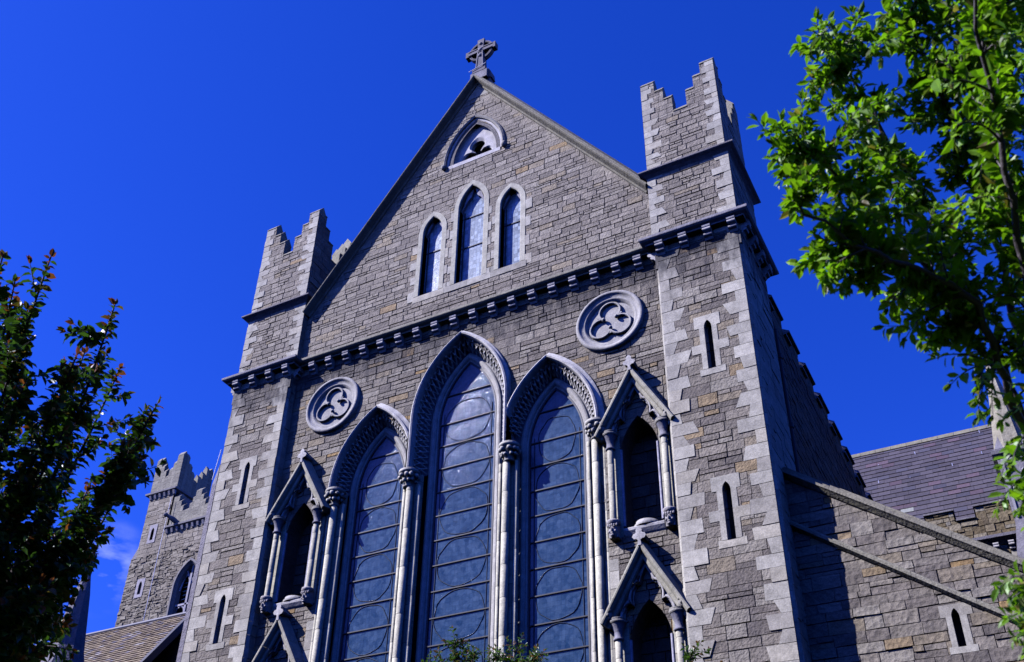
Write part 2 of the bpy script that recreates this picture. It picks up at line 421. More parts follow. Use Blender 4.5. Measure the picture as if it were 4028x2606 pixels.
def quoins(rnd, u, z0, z1, side, long=(0.42, 0.56), short=(0.22, 0.30), h=(0.26, 0.34)):
    """alternating long and short corner stones; side=+1 grows to +u"""
    out = []; z = z0; k = rnd.random() < 0.5
    while z < z1 - 0.05:
        hh = rnd.uniform(*h)
        if z1 - z - hh < 0.15: hh = z1 - z
        w = rnd.uniform(*(long if k else short)); sl = rnd.uniform(-0.07, 0.07) if rnd.random() < 0.75 else 0
        p = [(u, z), (u + side * (w - sl), z), (u + side * (w + sl), z + hh), (u, z + hh)]
        out.append(ccw(p)); z += hh; k = not k
    return out
def put_quoins(mb, wm, qs, rnd, d=0.014, joint=0.010):
    d_ = d
    for q in qs:
        d = d_ + rnd.uniform(-0.006, 0.012)
        cx = sum(p[0] for p in q) / 4; cz = sum(p[1] for p in q) / 4
        hw = max(abs(p[0] - cx) for p in q); hh = max(abs(p[1] - cz) for p in q)
        s = [(cx + (p[0] - cx) * (1 - joint / hw / 2), cz + (p[1] - cz) * (1 - joint / hh / 2)) for p in q]
        poly_block(mb, wm, s, d, light(rnd))

# ---------- arches
def arch_r(w, h): return (w * w + h * h) / (2 * w)
def arch_half(cx0, rad, zs, n):
    """points of the right haunch: from springing up to the apex; cx0 = centre offset (negative)"""
    a1 = math.acos(max(-1, min(1, -cx0 / rad)))
    return [(cx0 + rad * cos(a1 * k / n), zs + rad * sin(a1 * k / n)) for k in range(n + 1)]
def arch_path(cx, w, cx0, zs, zb, n=10):
    rt = arch_half(cx0, w - cx0, zs, n)
    pts = [(cx + w, zb)] + [(cx + x, z) for x, z in rt] + [(cx - x, z) for x, z in rt[::-1][1:]] + [(cx - w, zb)]
    return pts
def arch_sweep(mb, wm, cx, w, cx0, zs, zb, prof, col, n=14, clamp=None):
    rows = []
    for o, d in prof:
        row = []
        for x, z in arch_path(cx, w + o, cx0, zs, zb, n):
            if clamp: x = max(clamp[0], min(clamp[1], x))
            row.append(wm(x, z, d))
        rows.append(row)
    mb.grid(rows, col, False)

def lozenge_col(rnd, base=CARV):
    k = rnd.uniform(0.98, 1.22); return (base[0] * k, base[1] * k * .98, base[2] * k * 0.67, base[3])

def mould_rect(mb, x0, x1, y0, y1, prof, col):
    """profile (outward, z) swept round a rectangle with mitred corners"""
    rows = [[(x0 - d, y0 - d, z), (x1 + d, y0 - d, z), (x1 + d, y1 + d, z), (x0 - d, y1 + d, z)] for d, z in prof]
    mb.grid(rows, col, False, True)
def mould_line(mb, wm, u0, u1, prof, col):
    a = [wm(u0, z, d) for d, z in prof]; b = [wm(u1, z, d) for d, z in prof]
    for i in range(len(prof) - 1): mb.face([a[i], b[i], b[i + 1], a[i + 1]], col)
    mb.face(a[::-1], col); mb.face(b, col)

FW = front(0.0)
rnd = random.Random(7)

# ================================================================== ground
g = MB(); g.face([(-1500, -1500, 0), (1500, -1500, 0), (1500, 1500, 0), (-1500, 1500, 0)], (0.05, 0.09, 0.03))
gr = g.build("lawn", M_GRASS); gr["kind"] = "structure"

# added tree rings, out of view, that block low sky fill on the walls
wd_ = MB(); wr_ = random.Random(31)
def screen_belt(R_, a0, a1, n, h0, h1):
    top = [wr_.uniform(h0, h1) + 2.5 * sin(k * .35) for k in range(n + 1)]; rows = []
    for f_, dr in ((0.0, 0), (0.25, -2.5), (0.5, -3.5), (0.8, -3), (0.93, -1), (1.0, 1.5), (0.75, 7), (0.0, 9)):
        rows.append([((R_ + dr + wr_.uniform(-1.5, 1.5)) * cos(a0 + (a1 - a0) * k / n) + 6, (R_ + dr + wr_.uniform(-1.5, 1.5)) * sin(a0 + (a1 - a0) * k / n) - 12, top[k] * f_ * wr_.uniform(.94, 1.04)) for k in range(n + 1)])
    wd_.grid(rows, (0.03, .05, .02), False)
screen_belt(46, radians(186), radians(418), 150, 22, 29)
screen_belt(105, 0, 2 * pi, 150, 15, 22)
screen_ = wd_.build("sky_screen", simple("sky screen foliage", (0.03, 0.05, 0.018), 0.9, 0, .6, .5, .8), None); screen_["kind"] = "stuff"; screen_["label"] = "unseen tree belt added to block low sky light"

# ================================================================== transept
T = thing("cathedral_transept", "grey stone church front with steep gable, three tall lancet windows and two square turrets", "church building")

# lancet data: centre, half glass, arch centre offset, springing, bar heights
LAN = [(0.0, 0.80, -1.335, 15.74, [16.52, 15.69] + [15.06 - 0.634 * k for k in range(14)], 0),
       (-2.4, 0.70, -1.265, 14.35, [15.27, 14.47] + [13.84 - 0.634 * k for k in range(12)], 1),
       (2.4, 0.70, -1.265, 14.35, [15.27, 14.47] + [13.84 - 0.634 * k for k in range(12)], 2)]
ZB = 4.6          # bottom of the big windows
def arch_poly(cx, w, cx0, zs, zb, n=8): return arch_path(cx, w, cx0, zs, zb, n)[::1]

TOWERS = [(-7.45, -5.40, -7.50, -5.37, (15.81, 14.55)), (5.27, 7.31, 5.20, 7.29, (16.07, 14.80))]
# ---- front wall masonry
mb = MB()
opens = [arch_poly(cx, g_ + 0.40, c0, zs, ZB) for cx, g_, c0, zs, _, _ in LAN]
NX = (-4.5, 4.5); NDZ = (0.0, -4.27)
def niche_poly(cx, dz, w=0.44): return arch_path(cx, w, -0.75, 13.35 + dz, 11.6 + dz, 6)
for cx in NX:
    for dz in NDZ: opens.append(niche_poly(cx, dz))
RX, RZ, RR = 3.975, 17.07, 0.85
def circ(cx, cz, r, n=28): return [(cx + r * cos(2 * pi * k / n), cz + r * sin(2 * pi * k / n)) for k in range(n)]
for s in (-1, 1): opens.append(circ(s * RX, RZ, 0.70))
UPW = [(0.0, 0.46, -0.60, 22.65, 0.33), (-1.24, 0.36, -0.36, 22.2, 0.235), (1.24, 0.36, -0.36, 22.2, 0.235)]
up_opens = [arch_path(cx, w - 0.06, c0, zs, 19.92, 8) for cx, w, c0, zs, _ in UPW]
TRI = dict(w=0.72, c0=-0.95, zs=24.62)
tri_open = arch_path(0, 0.72, -0.95, 24.66, 24.60, 9)
hx = lambda z: (27.80 - z) / 1.38
low_reg = rect(-5.40, 5.27, 0, 18.80)
gab_reg = [(-5.40, 18.80), (5.25, 18.80), (5.25, 20.55), (0, 27.80), (-5.40, 20.35)]
holes = []
# plain dressed strips beside the outer window shafts
for s in (-1, 1): holes.append(rect(min(s * 3.62, s * 3.90), max(s * 3.62, s * 3.90), ZB, 11.0))
ashlar(mb, FW, [low_reg], holes, opens, rows=(0.17, 0.27), wid=(0.26, 0.58), split=0.32, pal=RUB, seed=11)
# gable stage
gh = []
for cx, w, c0, zs, _ in UPW: gh.append(arch_path(cx, w + 0.10, c0, zs, 19.75, 8))
gh.append(arch_path(0, 0.90, -0.85, 24.6, 24.46, 9))
apex = [(-0.42, 27.22), (0.42, 27.22), (0, 27.80)]
ashlar(mb, FW, [gab_reg], gh + [apex], up_opens + [tri_open], rows=(0.13, 0.23), wid=(0.22, 0.52), split=0.22, pal=GAB, seed=23, joint=0.0095)
poly_block(mb, FW, ccw([(-0.40, 27.225), (0.40, 27.225), (0, 27.78)]), 0.012, light(rnd))
for s in (-1, 1):
    z = ZB
    while z < 11.0:
        h = min(rnd.uniform(0.3, 0.5), 11.0 - z + 0.01); x0, x1 = sorted((s * 3.62, s * 3.90))
        poly_block(mb, FW, rect(x0, x1, z + 0.005, z + h - 0.005), 0.004, light(rnd)); z += h
# dressed surrounds of the three upper windows
for cx, w, c0, zs, _ in UPW:
    pr = [(-0.06, -0.22), (-0.06, 0.0), (-0.035, 0.022), (0.10, 0.022), (0.10, -0.012)]
    arch_sweep(mb, FW, cx, w, c0, zs, 19.92, pr, lozenge_col(rnd, (0.43, 0.42, 0.45, 0)), 10)
    for s in (-1, 1):      # alternating bonders
        z = 19.78; k = 0
        while z < zs - 0.2:
            h = rnd.uniform(0.26, 0.36)
            if k % 2 == 0:
                e = rnd.uniform(0.12, 0.2) if not (cx == 0 or s * cx < 0) else 0.098
                x0, x1 = sorted((cx + s * (w + 0.102), cx + s * (w + 0.10 + e)))
                poly_block(mb, FW, rect(x0, x1, z, z + h), 0.018, light(rnd))
            z += h; k += 1
for x0, x1 in ((-1.72, -0.74), (-0.735, -0.02), (-0.015, 0.70), (0.705, 1.74)):
    poly_block(mb, FW, rect(x0, x1, 19.70, 19.90), 0.028, light(rnd))
WALL = mb.build("front_wall", M_STONE, T)

# ---- upper lancets
for cx, w, c0, zs, gw in UPW:
    fr = MB()
    arch_sweep(fr, FW, cx, w - 0.06, c0 , zs, 19.90, [(0.0, -0.03), (0.0, -0.26), (-(w - 0.06 - gw), -0.26)], CARVD, 10)
    fr.face([(cx - w, 0.02, 19.915), (cx + w, 0.02, 19.915), (cx + w, 0.30, 19.99), (cx - w, 0.30, 19.99)], (0.44, 0.43, 0.46))
    # cusps of the head
    za = zs + sqrt(max(0.01, (w - c0) ** 2 - c0 ** 2))
    for s in (-1, 1):
        cp = [(cx + s * (w - 0.06), zs - 0.02), (cx + s * (gw - 0.09), zs + 0.30), (cx + s * (gw - 0.12), zs + 0.36), (cx + s * 0.10, zs + 0.48), (cx, za - 0.06), (cx + s * 0.20, za - 0.22)]
        fr.prism(ccw(cp), FW, -0.24, -0.12, (0.36, 0.35, 0.37, 0))
    f = fr.build("gable_window", M_DRESS, T)
    pb = MB(); zlist = [19.9] + ([21.30, 22.42] if cx == 0 else [21.60]) + [za]
    pb.face([FW(x, z, -0.21) for x, z in arch_path(cx, gw + 0.12, c0, zs, 19.9, 8)], (0.1, 0.1, 0.2))
    pb.build("pane", M_GLASS2, f)
    for z in zlist[1:-1]:
        b = MB(); b.box(cx - gw - 0.05, cx + gw + 0.05, 0.185, 0.205, z - 0.014, z + 0.014, (0.1, 0.1, 0.1)); b.build("glazing_bar", M_BAR, f)
    for s in (-1, 1):
        pass
    st = MB(); x = cx - gw - 0.0
    st.box(x - 0.012, x + 0.012, 0.18, 0.208, 19.93, zs, (0.1, 0.1, 0.1)); st.box(cx + gw - 0.012, cx + gw + 0.012, 0.18, 0.208, 19.93, zs, (0.1, 0.1, 0.1))
    st.build("glazing_frame", M_BAR, f)
    bd = MB()
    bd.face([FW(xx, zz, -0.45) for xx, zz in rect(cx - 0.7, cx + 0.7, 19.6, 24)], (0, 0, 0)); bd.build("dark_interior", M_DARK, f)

# ---- triangular trefoil window
tw = MB()
arch_sweep(tw, FW, 0, 0.72, -0.95, 24.66, 24.58, [(0.0, -0.32), (0.0, -0.16), (0.03, -0.13), (0.05, -0.05), (0.08, -0.01), (0.12, -0.03), (0.14, 0.012), (0.20, 0.02), (0.20, -0.012)], (0.50, 0.48, 0.43, 0), 14)
tw.prism(rect(-0.86, 0.86, 24.46, 24.60), FW, -0.32, 0.016, (0.50, 0.48, 0.43, 0))
f = tw.build("trefoil_window", M_DRESS, T)
hm = MB()
arch_sweep(hm, FW, 0, 0.93, -0.90, 24.66, 24.60, [(0.0, -0.01), (0.0, 0.07), (0.05, 0.10), (0.10, 0.06), (0.11, -0.01)], CARVD, 14)
for s in (-1, 1):
    hm.ball((s * 1.0, -0.06, 24.58), (0.085, 0.09, 0.10), CARVD); hm.ball((s * 1.03, -0.09, 24.63), 0.05, CARVD)
hm.build("hood_mould", M_DRESS, f)
tf = MB(); TCc = (0.50, 0.48, 0.43, 0); c0z = 24.97
lobes = [(0.0, c0z + 0.27, 0.22), (-0.27, c0z - 0.13, 0.20), (0.27, c0z - 0.13, 0.20)]
op_ = arch_path(0, 0.74, -0.95, 24.66, 24.58, 12); ins, outs = [], []
for k in range(72):
    a = 2 * pi * k / 72; dx, dz = cos(a), sin(a); ri_ = 0.10
    for lx, lz, lr in lobes:
        bx, bz = -lx, c0z - lz; b_ = bx * dx + bz * dz; c_ = bx * bx + bz * bz - lr * lr; di = b_ * b_ - c_
        if di > 0: ri_ = max(ri_, -b_ + sqrt(di))
    ro_ = 9
    for q in range(len(op_)):
        (xa, za), (xb, zb_) = op_[q], op_[(q + 1) % len(op_)]; ex, ez = xb - xa, zb_ - za; den = dx * ez - dz * ex
        if abs(den) < 1e-9: continue
        t = (xa * ez - (za - c0z) * ex) / den; u_ = (xa * dz - (za - c0z) * dx) / den
        if t > 0 and -1e-6 <= u_ <= 1 + 1e-6: ro_ = min(ro_, t)
    ri_ = min(ri_, ro_ - 0.01); ins.append((ri_ * dx, c0z + ri_ * dz)); outs.append((ro_ * dx, c0z + ro_ * dz))
mid_ = [((a[0] * .8 + b[0] * .2), (a[1] * .8 + b[1] * .2)) for a, b in zip(ins, outs)]
tf.grid([[FW(x, z, -0.32) for x, z in ins], [FW(x, z, -0.20) for x, z in ins], [FW(x, z, -0.15) for x, z in mid_], [FW(x, z, -0.15) for x, z in outs]], TCc, False, True)
tf.build("tracery", M_DRESS, f)
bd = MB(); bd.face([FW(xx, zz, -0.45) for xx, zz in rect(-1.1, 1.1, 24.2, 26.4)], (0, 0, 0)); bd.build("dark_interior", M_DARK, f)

# ---- gable coping, cross
cp = MB()
def coping_profile(dlist): pass
ux, uz = 1 / sqrt(1 + 1.38 ** 2), 1.38 / sqrt(1 + 1.38 ** 2)
for s in (-1, 1):
    L0 = 0.0; L1 = 5.12 if s > 0 else 5.28
    n = 11
    for k in range(n):
        xa = L0 + (L1 - L0) * k / n; xb = L0 + (L1 - L0) * (k + 1) / n - 0.004
        c = lozenge_col(rnd, (0.215, 0.205, 0.205, 0.3))
        rows = []
        # profile: (outward depth d, offset perpendicular to the slope)
        pf = [(0.0, -0.02), (0.05, -0.01), (0.07, 0.03), (0.24, 0.06), (0.28, 0.085), (0.285, 0.11), (0.25, 0.125), (0.16, 0.145), (0.15, 0.18), (0.06, 0.215), (0.05, 0.25), (-0.22, 0.40), (-0.42, 0.40), (-0.42, 0.0)]
        for x in (xa, xb):
            z = 27.80 - 1.38 * x
            rows.append([FW(s * (x + p * uz), z + p * ux * 1.0, d) if x > 0.001 else FW(0, z + p / ux * 1.0, d) for d, p in pf])
        cp.grid(rows if s > 0 else rows[::-1], c, False)
        if k == n - 1: cp.face(rows[1], c)
COPING = cp.build("gable_coping", M_DRESS, T)
cx_ = MB(); C1 = (0.165, 0.155, 0.155, 0.3); C2 = (0.24, 0.23, 0.23, 0.3)
def bar_taper(mb, p0, p1, w0, w1, y0, y1, col):
    (x0, z0), (x1, z1) = p0, p1; dx, dz = x1 - x0, z1 - z0; l = sqrt(dx * dx + dz * dz); nx, nz = -dz / l, dx / l
    poly = [(x0 + nx * w0, z0 + nz * w0), (x0 - nx * w0, z0 - nz * w0), (x1 - nx * w1, z1 - nz * w1), (x1 + nx * w1, z1 + nz * w1)]
    mb.prism(ccw(poly), front(0), -y1, -y0, col, True)
ZC = 29.46
bar_taper(cx_, (0.03, 28.35), (0.03, ZC), 0.17, 0.105, -0.02, 0.17, C1)
bar_taper(cx_, (0.03, ZC), (0.03, 29.98), 0.09, 0.12, -0.0202, 0.1702, C1)
for s in (-1, 1): bar_taper(cx_, (0.03, ZC), (0.03 + s * 0.53, ZC), 0.09, 0.125, -0.0204, 0.1704, C1)
# raised edge mouldings on the face
for a, b, w in (((0.03 - 0.12, 28.6), (0.03 - 0.075, ZC), 0.014), ((0.03 + 0.12, 28.6), (0.03 + 0.075, ZC), 0.014), ((-0.4, ZC + 0.08), (0.46, ZC + 0.08), 0.014), ((-0.4, ZC - 0.08), (0.46, ZC - 0.08), 0.014)):
    bar_taper(cx_, a, b, w, w, -0.04, -0.015, C2)
cx_.ball((0.03, -0.03, ZC), (0.08, 0.05, 0.08), C2); cx_.ball((0.03, -0.03, ZC - 0.27), (0.07, 0.045, 0.07), C2); cx_.ball((0.03, -0.03, ZC + 0.3), (0.06, 0.04, 0.06), C2)
cross = cx_.build("stone_cross", M_DRESS, T)
rg = MB(); rows = []
for r, d in ((0.36, -0.15), (0.36, 0.0), (0.385, 0.0), (0.39, -0.02), (0.40, 0.0), (0.43, 0.0), (0.43, -0.15), (0.36, -0.15)):
    rows.append([FW(0.03 + r * cos(2 * pi * k / 32), ZC + r * sin(2 * pi * k / 32), d - 0.01) for k in range(32)])
rg.grid(rows, C1, False, True)
rg.build("wheel_ring", M_DRESS, cross)
bs = MB()
bs.box(-0.26, 0.32, -0.06, 0.34, 28.02, 28.36, C2); bs.box(-0.20, 0.26, -0.07, 0.28, 28.36, 28.52, C1); bs.box(-0.33, 0.39, 0.08, 0.42, 27.75, 28.04, C1)
bs.prism([(0.26, 28.1), (0.44, 28.0), (0.40, 28.3), (0.30, 28.5)], FW, -0.3, -0.05, C1, True)
bs.build("cross_base", M_DRESS, cross)
wr = MB(); wr.tube([(-0.30, -0.10, 28.46), (0.30, -0.10, 28.58)], 0.012, (0.5, 0.5, 0.5), 5)
wr.build("metal_strap", M_WIRE, cross)

# ---- corbel tables
CORN = [(0.0, 18.34), (0.0, 18.60), (0.16, 18.625), (0.17, 18.66), (0.25, 18.70), (0.285, 18.735), (0.29, 18.75), (0.29, 18.805), (0.275, 18.82), (0.02, 18.93), (-0.05, 18.94)]
cn_ = MB()
u = -5.39
while u < 5.2:
    e = min(u + rnd.uniform(0.9, 1.4), 5.26); mould_line(cn_, FW, u, e - 0.004, CORN[1:], lozenge_col(rnd, (0.26, 0.25, 0.255, 0.3))); u = e
CORNICE = cn_.build("cornice", M_STONE, T)
def corbel_mesh(cx, y, z, wd=0.095, pr=0.21):
    b = MB(); c = (0.46, 0.44, 0.40, 0)
    prof = [(0.0, z + 0.33), (pr, z + 0.33), (pr + 0.01, z + 0.30), (pr, z + 0.27)]
    for k in range(5): prof.append((pr - 0.015 + 0.02 * sin(pi * k / 4), z + 0.25 - 0.075 * k / 4 * 1.0))
    prof += [(pr - 0.055, z + 0.155)]
    for k in range(5): prof.append((pr - 0.085 + 0.02 * sin(pi * k / 4), z + 0.14 - 0.07 * k / 4))
    prof += [(pr - 0.14, z + 0.05), (0.03, z + 0.0), (0.0, z)]
    w = WM((0, y, 0), (1, 0, 0), (0, -1, 0))
    a = [w(cx - wd, zz, d) for d, zz in prof]; e = [w(cx + wd, zz, d) for d, zz in prof]
    for i in range(len(prof) - 1): b.face([a[i], e[i], e[i + 1], a[i + 1]], c)
    b.face(a[::-1], c); b.face(e, c)
    return b
src = None
for i in range(18):
    x = (i - 8.5) * 0.564
    if src is None:
        src = corbel_mesh(x, 0.0, 18.33).build("corbel", M_DRESS, CORNICE); x0c = x
    else: inst(src, CORNICE, (x - x0c, 0, 0))

# ---- corner turrets
def tower(xl, xr, ul, ur, slit, seed, idx):
    rn = random.Random(seed)
    m = MB(); yf, yb = -0.25, 1.80; uf = -0.17
    ch = 0.055
    zt = 18.72
    fm, rm, lm, bm = front(yf), right(xr), left(xl), rear(yb)
    slits = [(slit[0], slit[1]), (12.02, 10.78)]
    cxs = (xl + xr) / 2 + (0.035 if idx else 0.03)
    op = []; hl = []; sur = []
    for za, zb_ in slits:
        zs = za - 0.16
        op.append(arch_path(cxs, 0.085, -0.16, zs, zb_, 5))
        lt = rect(cxs - 0.30, cxs + 0.28, zs - 0.0, za + 0.16); sur.append(lt)
        sl = rect(cxs - 0.27, cxs + 0.29, zb_ - 0.15, zb_ + 0.01); sur.append(sl)
        zm = (za + zb_) / 2 - 0.08
        sur += [rect(cxs - 0.20, cxs, zb_, zm - 0.11), rect(cxs, cxs + 0.20, zb_, zm - 0.11), rect(cxs - 0.40, cxs, zm - 0.11, zm + 0.12), rect(cxs, cxs + 0.42, zm - 0.11, zm + 0.12), rect(cxs - 0.20, cxs, zm + 0.12, zs), rect(cxs, cxs + 0.20, zm + 0.12, zs)]
    q1 = quoins(rn, xl + ch, 0, zt, 1); q2 = quoins(rn, xr - ch, 0, zt, -1)
    hl = q1 + q2 + sur
    ashlar(m, fm, [rect(xl + ch, xr - ch, 0, zt)], hl, op, rows=(0.20, 0.31), wid=(0.30, 0.60), split=0.34, pal=RUB, seed=seed + 1)
    put_quoins(m, fm, q1 + q2, rn)
    for s_ in sur:
        ps = [ccw(s_)]
        for h in op:
            nx = []
            for q in ps: nx.extend(subtract(q, ccw(h)))
            ps = nx
        c = light(rn); e = 0.004
        for q in ps:
            m.face([fm(u, z, 0.016) for u, z in q], c)
        x0, z0, x1, z1 = bbox(s_)
        for a, b in (((x0, z0), (x1, z0)), ((x1, z0), (x1, z1)), ((x1, z1), (x0, z1)), ((x0, z1), (x0, z0))):
            if abs(a[0] - b[0]) < 1e-6 and abs(a[0] - cxs) < 0.02: continue
            m.face([fm(a[0], a[1], -0.01), fm(b[0], b[1], -0.01), fm(b[0], b[1], 0.016), fm(a[0], a[1], 0.016)], c)
    # chamfered arrises
    for (xa, ya, xb, yb2) in ((xl, yf + ch, xl + ch, yf), (xr - ch, yf, xr, yf + ch)):
        z = 0
        while z < zt:
            h = min(rn.uniform(0.26, 0.36), zt - z + 0.001); c = light(rn)
            m.face([(xa, ya, z), (xb, yb2, z), (xb, yb2, z + h - 0.006), (xa, ya, z + h - 0.006)], c); z += h
    # stops of the chamfer, below the corbel table
    for sx, X in ((1, xl), (-1, xr)):
        m.box(min(X, X + sx * 0.10), max(X, X + sx * 0.10), yf - 0.006, yf + 0.10, 17.98, 18.45, light(rn))
    qa = quoins(rn, yf + ch, 0, zt, 1); ashlar(m, rm, [rect(yf + ch, yb, 0, zt)], qa, (), rows=(0.25, 0.36), wid=(0.4, 0.8), split=0.1, pal=LIGHT, seed=seed + 2, a=0.25); put_quoins(m, rm, qa, rn)
    ashlar(m, lm, [rect(-yb, -yf - ch, 0, zt)], (), (), rows=(0.25, 0.36), wid=(0.4, 0.8), split=0.1, pal=LIGHT, seed=seed + 3, a=0.25)
    ashlar(m, bm, [rect(-xr, -xl, 16, zt)], (), (), rows=(0.25, 0.36), wid=(0.4, 0.8), split=0.1, pal=GAB, seed=seed + 4)
    # upper stage and parapet
    x0, x1 = ul, ur; zv = 23.25; tops = [(0, .375, 24.52), (.375, .61, 24.12), (.61, .84, 23.70), (.84, 1.22, 23.12), (1.22, 1.45, 23.70), (1.45, 1.67, 24.12), (1.67, 2.05, 24.52)]
    dzt = 0.20 if not idx else 0.0
    W_ = x1 - x0 - 0.06; Wd = 1.95
    xs0, xs1 = x0 + 0.02, x1 - 0.05; ys0, ys1 = uf, uf + 2.02
    for stage in range(2):
        za, zb_ = (18.86, 21.12) if stage == 0 else (21.10, 23.12 + dzt)
        X0, X1 = (x0, x1) if stage == 0 else (xs0, xs1)
        y0 = uf if stage == 0 else uf + 0.003
        f2 = front(y0)
        reg = [rect(X0, X1, za, zb_)]
        def cols(u0, u1):
            k = (u1 - u0) / 2.05
            return [rect(u0 + a * k, u0 + b * k, zb_, t + dzt) for a, b, t in tops if t + dzt > zb_ + 0.02]
        zt2 = zb_ if stage == 0 else 24.5 + dzt
        q1 = quoins(rn, X0, za, zt2, 1, (0.34, 0.46), (0.16, 0.24), (0.17, 0.25)); q2 = quoins(rn, X1, za, zt2, -1, (0.34, 0.46), (0.16, 0.24), (0.17, 0.25))
        if stage == 1: reg += cols(X0, X1)
        if stage == 1:
            for q in (q1, q2):
                for i in range(len(q)):
                    if bbox(q[i])[1] > zb_ - 0.1:
                        b = bbox(q[i]); w = min(b[2] - b[0], 0.34)
                        if b[1] > 24.1 + dzt: w = min(w, .3)
                        q[i] = rect(X0, X0 + w, b[1], b[3]) if q is q1 else rect(X1 - w, X1, b[1], b[3])
        ashlar(m, f2, reg, q1 + q2, (), rows=(0.14, 0.24), wid=(0.2, 0.45), split=0.28, pal=GAB, seed=seed + 10 + stage)
        put_quoins(m, f2, q1 + q2, rn)
        ys0_, ys1_ = y0, y0 + 2.02
        rr_ = [rect(ys0_, ys1_, za, zb_)] + (cols(ys0_, ys1_) if stage else [])
        ashlar(m, right(X1), rr_, (), (), rows=(0.2, 0.3), wid=(0.3, 0.6), split=0.15, pal=GAB, seed=seed + 20 + stage)
        ll_ = [rect(-ys1_, -ys0_, za, zb_)] + (cols(-ys1_, -ys0_) if stage else [])
        ashlar(m, left(X0), ll_, (), (), rows=(0.2, 0.3), wid=(0.3, 0.6), split=0.15, pal=GAB, seed=seed + 30 + stage)
        rb_ = [rect(-X1, -X0, za, zb_)] + (cols(-X1, -X0) if stage else [])
        ashlar(m, rear(ys1_), rb_, (), (), rows=(0.2, 0.3), wid=(0.3, 0.6), split=0.15, pal=GAB, seed=seed + 40 + stage)
    t_ob = m.build("corner_turret", M_STONE, T)
    # slit backs
    for za, zb_ in slits:
        s = MB(); w = 0.085; c = (0.50, 0.48, 0.42, 0)
        arch_sweep(s, fm, cxs, w, -0.16, za - 0.16, zb_, [(0.0, 0.016), (0.0, -0.16), (-0.03, -0.22)], c, 5)
        s.face([fm(cxs - w, zb_, 0.02), fm(cxs + w, zb_, 0.02), fm(cxs + w, zb_ + 0.06, -0.22), fm(cxs - w, zb_ + 0.06, -0.22)], (0.45, 0.44, 0.45, 0))
        so_ = s.build("slit_window", M_DRESS, t_ob)
        b = MB(); b.face([fm(u_, z_, -0.20) for u_, z_ in rect(cxs - 0.2, cxs + 0.2, zb_ - 0.1, za + 0.1)], (0, 0, 0)); b.build("slit_opening", M_DARK, t_ob)
    # corbelled cornice
    c = MB(); mould_rect(c, xl, xr, yf, yb, [(0.0, 18.60), (0.16, 18.625), (0.17, 18.66), (0.25, 18.70), (0.285, 18.735), (0.29, 18.75), (0.29, 18.805), (0.275, 18.82), (0.0, 18.97), (-0.14, 18.99)], (0.25, 0.24, 0.24, 0.3))
    co = c.build("turret_cornice", M_STONE, t_ob)
    s0 = None
    for k in range(4):
        x = xl + 0.17 + (xr - xl - 0.30) * k / 3
        if s0 is None: s0 = corbel_mesh(x, yf, 18.33).build("corbel", M_DRESS, t_ob); xx0 = x
        else: inst(s0, t_ob, (x - xx0, 0, 0))
    # side corbels
    for sd in (1, -1):
        b = corbel_mesh(0, 0, 18.33)
        for k in range(4):
            y = yf + 0.17 + 1.7 * k / 3; nb = MB()
            nb.v = [((xr - p[1]) if sd > 0 else (xl + p[1]), y + p[0] * sd, p[2]) for p in b.v]; nb.f = b.f; nb.c = b.c; nb.sm = b.sm
            nb.build("corbel", M_DRESS, t_ob)
    # string course
    c = MB(); mould_rect(c, ul + 0.01, ur - 0.01, uf + 0.01, uf + 2.0, [(0.0, 20.98), (0.03, 21.03), (0.10, 21.09), (0.165, 21.13), (0.185, 21.15), (0.185, 21.19), (0.165, 21.205), (0.0, 21.27), (-0.1, 21.28)], (0.17, 0.16, 0.16, 0.3))
    c.build("string_course", M_STONE, t_ob)
    # saddle-backed coping stones, inner faces
    c = MB(); th = 0.30
    def side(kind):
        a0, a1 = (xs0, xs1) if kind in "fb" else (uf, uf + 2.02)
        k = (a1 - a0) / 2.05
        for a, b, t in tops:
            u0, u1 = a0 + a * k + 0.0025, a0 + b * k - 0.0025
            if kind in "lr":
                u0 = max(u0, uf + th + 0.004); u1 = min(u1, uf + 2.02 - th - 0.004)
                if u1 - u0 < 0.02: continue
            tz = t + dzt; pk = 0.26
            pr = [(-0.02, tz - 0.0), (-0.02, tz + 0.03), (th / 2, tz + pk), (th + 0.02, tz + 0.03), (th + 0.0, tz - 0.0), (th - 0.01, 21.3)]
            def P(u, d, z):
                if kind == "f": return (u, uf + d, z)
                if kind == "b": return (u, uf + 2.02 - d, z)
                if kind == "r": return (xs1 - d, u, z)
                return (xs0 + d, u, z)
            A = [P(u0, d, z) for d, z in pr]; B = [P(u1, d, z) for d, z in pr]
            cc = lozenge_col(rn, (0.30, 0.285, 0.285, 0.35))
            for i in range(len(pr) - 1): c.face([A[i], B[i], B[i + 1], A[i + 1]], cc)
            lowd = [(0.0, 21.4), (0.0, tz)]
            for E_ in (A, B):
                c.face([E_[0], E_[1], E_[2], E_[3], E_[4]], cc)
            for u in (u0, u1):
                c.face([P(u, 0.004, 22.6), P(u, 0.004, tz + 0.001), P(u, th - 0.01, tz + 0.001), P(u, th - 0.01, 22.6)], cc)
    for kd in "fbrl": side(kd)
    c.build("stepped_battlement", M_STONE, t_ob)
    return t_ob
TL = tower(*TOWERS[0], 101, 0)
TR = tower(*TOWERS[1], 202, 1)

